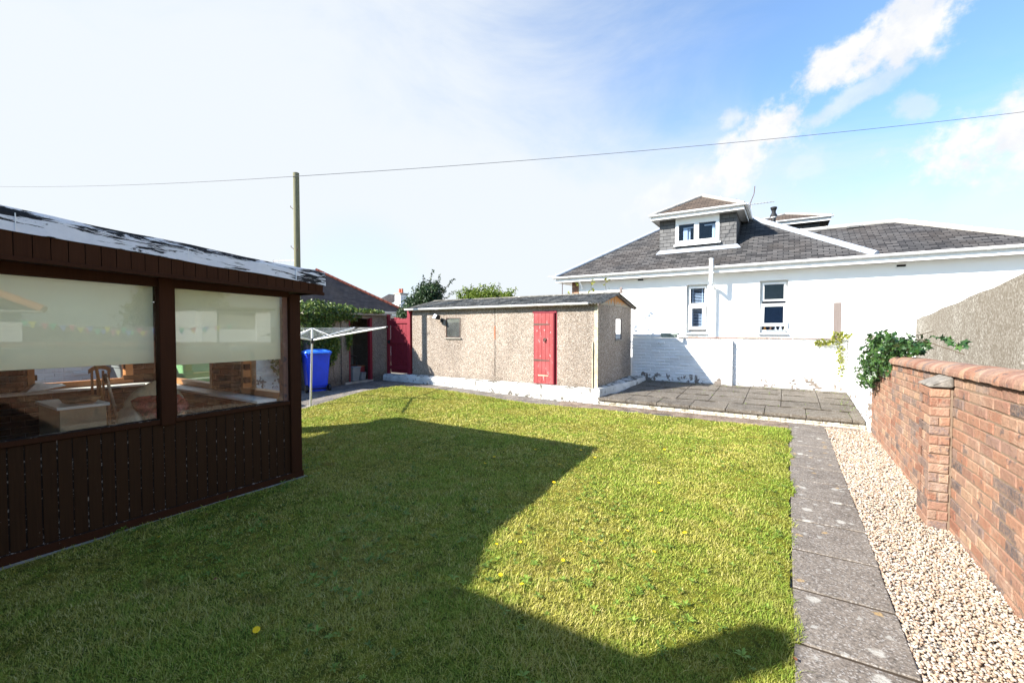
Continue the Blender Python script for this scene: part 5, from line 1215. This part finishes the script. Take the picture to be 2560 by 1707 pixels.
# ------------------------------------------------------------ trees and bushes behind
def tree(label, base, crowns, mat, size, trunk_r=.12, cat='tree', name='tree', seed=0, spikes=()):
    t = thing(name, label, cat); bx, by = base; mb = MB(); T = []; U = []
    top = max(c[0][2] for c in crowns)
    mb.cyl((bx, by, 0), (bx + .1, by, top * .7), trunk_r, trunk_r * .45, 8)
    for (c, r, n) in crowns:
        mb.cyl((bx + .05, by, top * .35), tuple(c), trunk_r * .4, trunk_r * .12, 6)
        nb = max(6, n // 60); cc, _ = ellcloud(nb, c, np.array(r) * .85, .3)
        for q in cc:
            m = n // nb; p, d = ellcloud(m, q, np.array(r) * .30, .2); T.append(p); U.append(d)
    for (a, b, n) in spikes:
        a = np.array(a); b = np.array(b); k = rng.random(n)[:, None]; p = a + (b - a) * k + rng.normal(size=(n, 3)) * .06 * (1.2 - k); T.append(p); U.append(rng.normal(size=(n, 3)))
        mb.cyl(tuple(a), tuple(b), .02, .006, 5)
    T = np.concatenate(T); U = np.concatenate(U); n = len(T)
    mb.build('trunk', M['bark'], t)
    scatter('crown', LEAF_V, LEAF_F, rotm(n, .8, U * .6 + np.array([0, 0, .5])), T, rng.uniform(size * .6, size * 1.2, n), np.clip(rng.normal(.45, .25, n), 0, 1), mat, t)
tree('dark leafy tree with wispy top sprays rising behind the left end of the shed', (-15.0, 16.0), [((-15.2, 16, 2.6), (1.2, 1.1, .9), 6000), ((-14.7, 16, 3.3), (.8, .8, .75), 4400), ((-16.0, 16, 2.3), (.7, .7, .6), 2600), ((-14.2, 16, 2.5), (.7, .7, .7), 2600)], M['treedark'], .12,
     spikes=[((-14.8, 16, 3.6), (-14.5, 16, 4.45), 60), ((-15.1, 16, 3.4), (-15.1, 16, 4.25), 50), ((-14.4, 16, 3.4), (-14.05, 16, 4.2), 50), ((-14.2, 16, 3.1), (-13.2, 16, 3.95), 60), ((-14.0, 16, 2.9), (-13.1, 16, 3.4), 40), ((-15.6, 16, 3.1), (-15.9, 16, 3.7), 40)])
tree('small yellow green bush beside the dark tree behind the shed', (-13.3, 15.2), [((-13.3, 15.2, 2.45), (.8, .5, .5), 1300), ((-12.7, 15.2, 2.35), (.6, .5, .4), 800)], M['treelight'], .12, .06, 'bush', 'bush')
tree('broad bright green bush showing above the middle of the shed roof', (-10.8, 15.5), [((-12.0, 15.5, 2.8), (.75, .6, .72), 3000), ((-11.0, 15.5, 2.9), (.95, .6, .68), 3600), ((-10.1, 15.5, 2.8), (.7, .5, .6), 2000), ((-9.2, 15.5, 2.6), (.6, .4, .35), 1000)], M['treelight'], .11, .08, 'bush', 'bush', spikes=[((-10.3, 15.5, 3.0), (-10.35, 15.5, 3.6), 26), ((-9.6, 15.5, 2.7), (-9.5, 15.5, 3.35), 20), ((-11.7, 15.5, 3.1), (-11.8, 15.5, 3.6), 26)])

# ------------------------------------------------------------ houses on the left
t = thing('slate_roofed_house', 'house behind the store with broad dark slate hipped roof and red hip tiles', 'house')
xe, yc, zc_ = -20.0, 19.7, 2.66; L = 3.7; pp = .66
A = (xe, yc, zc_); B = (xe, 11, zc_ ); C_ = (xe - L, yc - L, zc_ + pp * L); D2 = (xe - L, 14.0, zc_ + pp * L)
mb = MB(); mb.prism([A, C_, D2, B], (0, 0, -.06)); mb.prism([A, (xe - 2 * L, yc, zc_), C_], (0, 0, -.06)); mb.prism([B, D2, (xe - 2 * L, 11, zc_)], (0, 0, -.06)); mb.prism([(xe - 2 * L, yc, zc_), (xe - 2 * L, 11, zc_), D2, C_], (0, 0, -.06)); r_ = mb.build('roof', M['slatefar'], t)
rolls(r_, (A[0], A[1], A[2] + .03), (C_[0], C_[1], C_[2] + .03), .09, 'redridge', 20, 'hip_tiles')
MB().box(xe - 2 * L + .4, xe - .35, 11.4, yc - .35, 0, zc_ - .08).build('wall', M['render'], t)
gutter((xe + .06, 11, zc_ - .02), (xe + .06, yc, zc_ - .02), .07, parent=t, out=(1, 0, 0), joints=8)
MB().box(xe - .03, xe - .005, 11, yc, zc_ - .26, zc_ - .065).build('fascia', M['upvc'], t)
t = thing('white_chimney_house', 'distant house with white chimney and two red pots left of the dark tree', 'house')
MB().box(-33.0, -26.5, 26.5, 32, 0, 2.6).build('wall', M['render'], t); MB().prism([(-33.3, 26.2, 2.6), (-26.2, 26.2, 2.6), (-29.75, 29.2, 4.1)], (0, 5, 0)).build('roof', M['slatefar'], t)
ch = MB().box(-28.40, -27.75, 26.6, 27.4, 2.2, 4.55).build('chimney', M['whitepaint'], t); MB().box(-28.47, -27.68, 26.53, 27.47, 4.552, 4.68).build('chimney_cap', M['concrete'], ch)
for x in (-28.22, -27.95): MB().lathe((x, 27.0, 4.68), [(.11, 0), (.10, .22), (.09, .34), (.10, .38)], 12).build('chimney_pot', M['potred'], ch)
t = thing('red_brick_gable_house', 'distant slate roofed house with a red brick gable and small chimney pot', 'house')
MB().box(-40.5, -33, 30, 36, 0, 4.0).build('wall', M['brick'], t); MB().prism([(-35.6, 29.8, 4.0), (-33.0, 29.8, 4.0), (-33.0, 32.5, 5.0), (-35.6, 32.5, 5.3)], (0, 0, -.06)).build('roof', M['slatefar'], t)
ch = MB().box(-36.6, -35.7, 29.6, 30.4, 3.6, 5.1).build('chimney', M['potred'], t); MB().lathe((-36.3, 30, 5.1), [(.14, 0), (.12, .4)], 10).build('chimney_pot', M['potred'], ch)

# ------------------------------------------------------------ pole and wire
t = thing('telegraph_pole', 'tall weathered wooden pole with iron steps rising beside the ivy behind the garden room', 'pole')
PX, PY = -10.42, 6.53
MB().cyl((PX + .0, PY, 0), (PX, PY, 5.48), .082, .072, 16).build('shaft', M['pole'], t, smooth=True)
for (z, s) in ((4.63, -1), (3.64, -1), (3.58, 1)): MB().tube([(PX + s * .06, PY - .05, z - .04), (PX + s * .14, PY - .07, z + .02), (PX + s * .14, PY - .07, z + .05)], .009, 6).build('step', M['iron'], t)
MB().cyl((PX, PY, 5.48), (PX, PY, 5.50), .075, .04, 16).build('pole_cap', M['concrete'], t)
pts = []
PA = Vector((-26.7, 3.23, 7.05)); PBt = Vector((PX + .06, PY - .07, 5.37)); PC = Vector((8.0, 19.5, 7.95))
for a_, b_, sag in ((PA, PBt, .12), (PBt, PC, .18)):
    for k in range(25):
        q = k / 24; p_ = a_.lerp(b_, q); p_.z -= sag * 4 * q * (1 - q); pts.append(p_)
o = MB().tube(pts, .0065, 5).build('overhead_cable', M['cable']); tag(o, 'thin dark overhead cable crossing the sky from the telegraph pole', 'cable')

# ------------------------------------------------------------ neighbour's garden on the right (seen in the garden room glass)
t = thing('garage', 'white pillared grey garage in the next garden mirrored in the window glass', 'garage')
for (a, b) in ((7.55, 8.05), (9.5, 10.05)): MB().box(9.0, 9.4, a, b, 0, 2.35).build('pillar', M['render'], t)
MB().box(9.1, 9.16, 8.051, 9.499, 0, 1.6).build('door', M['whitepaint'], t); MB().box(9.12, 9.2, 8.051, 9.499, 1.601, 2.25).build('lintel', M['concrete'], t)
MB().box(9.41, 13, 7.5, 10.1, 0, 2.3).build('body', M['render'], t); MB().box(8.9, 13.1, 7.4, 10.2, 2.36, 2.45).build('roof', M['felttop'], t)
t = thing('neighbour_house', 'roughcast neighbour building with terracotta ridge mirrored in the glass', 'house')
MB().box(5.0, 9.0, -4, 2.44, 0, 1.94).build('wall', M['render'], t); gutter((4.85, -4, 2.02), (4.85, 2.72, 2.0), .06, parent=t, out=(-1, 0, 0), joints=6)
MB().prism([(4.85, -4, 2.0), (4.85, 2.75, 2.0), (6.8, 1.0, 3.1), (6.8, -4, 3.1)], (0, 0, -.05)).build('roof', M['slatefar'], t); MB().cyl((4.85, 2.75, 2.03), (6.8, 1.0, 3.13), .09).build('ridge', M['orangeridge'], t)
tree('tall olive green conifer in the next garden mirrored in the window glass', (14, 9.0), [((14, 9, 2.3), (1.5, 2.3, 1.3), 4200), ((14, 9, 3.4), (1.1, 1.7, 1.0), 2600), ((14, 9.2, 4.5), (.8, 1.1, .9), 1400)], M['conifer'], .28, .2, 'tree', 'conifer')
o = MB().prism([(12, -6, 0), (12, 16, 0), (12, 16, 1.7), (12, -6, 1.7)], (.1, 0, 0)).build('fence', M['timber']); tag(o, 'grey timber fence at the far side of the next garden', 'fence')
t = thing('bunting', 'colourful triangular bunting strung across the next garden', 'bunting')
mb = MB(); fl_ = {k: MB() for k in ('flagyellow', 'flaggreen', 'flagpink', 'flagblue')}; ks = list(fl_)
for s in range(3):
    a = Vector((4.2 + s * .6, 2.3, 1.78 + .05 * s)); b = Vector((4.5 + s * .8, 6.5, 1.74 - .02 * s)); P = []
    for k in range(29):
        q = k / 28; p_ = a.lerp(b, q); p_.z -= .22 * 4 * q * (1 - q) * (1 if s else .6); P.append(p_)
    mb.tube(P, .004, 4)
    for k in range(1, 28, 2):
        p_ = P[k]; m_ = fl_[ks[(k // 2 + s) % 4]]; m_.add([(p_.x, p_.y - .06, p_.z), (p_.x, p_.y + .06, p_.z), (p_.x, p_.y, p_.z - .15), (p_.x + .003, p_.y - .06, p_.z), (p_.x + .003, p_.y + .06, p_.z), (p_.x + .003, p_.y, p_.z - .15)], [(0, 1, 2), (5, 4, 3)])
mb.build('string', M['line'], t)
for k in ks: fl_[k].build('pennants', M[k], t)

# ------------------------------------------------------------ sky, sun, camera
W = bpy.data.worlds.new('World'); S.world = W; W.use_nodes = True; W.node_tree.nodes.clear(); t = NT(W.node_tree)
LX, LY, EL = .62, .785, R(33)           # horizontal travel direction of the sunlight
sun_az = math.atan2(-LX, -LY)           # azimuth of the sun from +Y, clockwise
sky = t.n('ShaderNodeTexSky', sky_type='NISHITA'); sky.sun_disc = False; sky.sun_elevation = EL; sky.sun_rotation = sun_az; sky.air_density = 1.0; sky.dust_density = .5; sky.ozone_density = 2.5
d = t.n('ShaderNodeTexCoord').outputs['Generated']
FWD = Vector((-.5297, .8477, -.0277)).normalized(); RT = Vector((.848, .53, 0)).normalized(); UP = RT.cross(FWD)
def dirpx(px, py): return (FWD + RT * ((px - 1280) / 1099.3) + UP * (-(py - 853.5) / 1099.3)).normalized()
def dot(v): return t.n('ShaderNodeVectorMath', {0: d, 1: tuple(v)}, operation='DOT_PRODUCT').outputs['Value']
n1 = t.noise(16, d, 9, .62); n2 = t.noise(2.2, t.map(d, (1, 1, 2.5)), 8, .62, .6); n3 = t.noise(26, d, 6, .6)
# thin high veil, thickest to the left and towards the horizon
lf = dot(-RT * .85 + FWD * .53); sp = t.n('ShaderNodeSeparateXYZ', {0: d}).outputs[2]
veil = t.math('ADD', t.mapr(lf, -.25, .85), t.math('MULTIPLY', t.math('SUBTRACT', n2, .5), .9))
veil = t.math('ADD', veil, t.mapr(sp, .50, .06, 0, .95))
veil = t.mapr(veil, .12, 1.05, .10, .98)
gap = t.mapr(dot(dirpx(900, 712)), .985, .9995, 0, .18)  # blue gap low over the left house
veil = t.math('SUBTRACT', veil, gap, clamp=True); veil = t.math('MULTIPLY', veil, t.mapr(sp, .66, .86, 1, .12)); veil = t.math('MULTIPLY', veil, t.mapr(dot(FWD), -.35, .15, .25, 1)); veil = t.math('MAXIMUM', veil, t.math('MULTIPLY', t.mapr(dot(RT), .79, .88, 0, 1), t.mapr(n2, .3, .6, .65, 1)))
base = t.mix(1, sky.outputs[0], (.80, 1.04, 1.20), 'MULTIPLY')
CW = 3.95
VW = 3.52
c = t.mix(veil, base, (VW * .94, VW * .995, VW * 1.05))
clouds = [(2125, 130, .085, .030, 22, 1.0), (2290, 70, .06, .036, 32, 1.0), (2210, 100, .07, .034, 26, 1.0), (1925, 320, .052, .044, 15, 1.0), (1855, 400, .075, .042, 30, .95), (1760, 465, .10, .022, 15, .4), (2575, 312, .11, .062, 18, 1.0), (2130, 245, .09, .016, 20, .55), (2285, 275, .03, .02, 0, .5), (1830, 290, .03, .02, 0, .6), (1700, 470, .14, .03, 25, .35), (2010, 420, .05, .02, 10, .25)]
mask = None
for (px, py, sx, sy, ang, amt) in clouds:
    cdir = dirpx(px, py); r_ = cdir.cross(Vector((0, 0, 1))).normalized(); u_ = r_.cross(cdir); a = R(ang)
    ra = r_ * math.cos(a) + u_ * math.sin(a); ua = -r_ * math.sin(a) + u_ * math.cos(a)
    A_ = t.math('POWER', t.math('ABSOLUTE', t.math('DIVIDE', dot(ra), sx)), 2.0); B_ = t.math('POWER', t.math('ABSOLUTE', t.math('DIVIDE', dot(ua), sy)), 2.0)
    L_ = t.math('SQRT', t.math('ADD', A_, B_)); front = t.math('GREATER_THAN', dot(cdir), .5)
    L_ = t.math('ADD', L_, t.math('MULTIPLY', t.math('SUBTRACT', n1, .44), 3.4)); L_ = t.math('ADD', L_, t.math('MULTIPLY', t.math('SUBTRACT', n3, .5), 1.2))
    m_ = t.math('MULTIPLY', t.mapr(L_, .55, 1.5, amt, 0), front)
    mask = m_ if mask is None else t.math('MAXIMUM', mask, m_)
cs = t.mix(t.mapr(t.noise(11, t.map(d, loc=(0, 0, .035)), 6, .6), .38, .62), (CW * .83, CW * .86, CW * .91), (CW * 1.02, CW * 1.0, CW * .99))
c = t.mix(mask, c, cs)
bg = t.n('ShaderNodeBackground', {'Color': c, 'Strength': .10}); o = t.n('ShaderNodeOutputWorld'); t.t.links.new(bg.outputs[0], o.inputs[0])

L = bpy.data.lights.new('sun', 'SUN'); L.energy = 5.0; L.angle = R(.55); L.color = (1.0, .955, .88)
so = bpy.data.objects.new('sun', L); col.objects.link(so)
dv = Vector((LX, LY, -math.tan(EL) * math.hypot(LX, LY))); so.rotation_euler = dv.to_track_quat('-Z', 'Y').to_euler()

cam = bpy.data.cameras.new('camera'); co = bpy.data.objects.new('camera', cam); col.objects.link(co); S.camera = co
cam.sensor_width = 36; cam.lens = 36 * 1099.3 / 2560; cam.clip_end = 3000; cam.clip_start = .05
co.location = (0, 0, 1.6); pit = math.atan(30.5 / 1099.3)
co.rotation_euler = (R(90) - pit, 0, R(32.0))
S.render.resolution_x = 1024; S.render.resolution_y = 682
S.view_settings.view_transform = 'Standard'; S.view_settings.look = 'None'; S.view_settings.gamma = 1; S.view_settings.exposure = 1.45
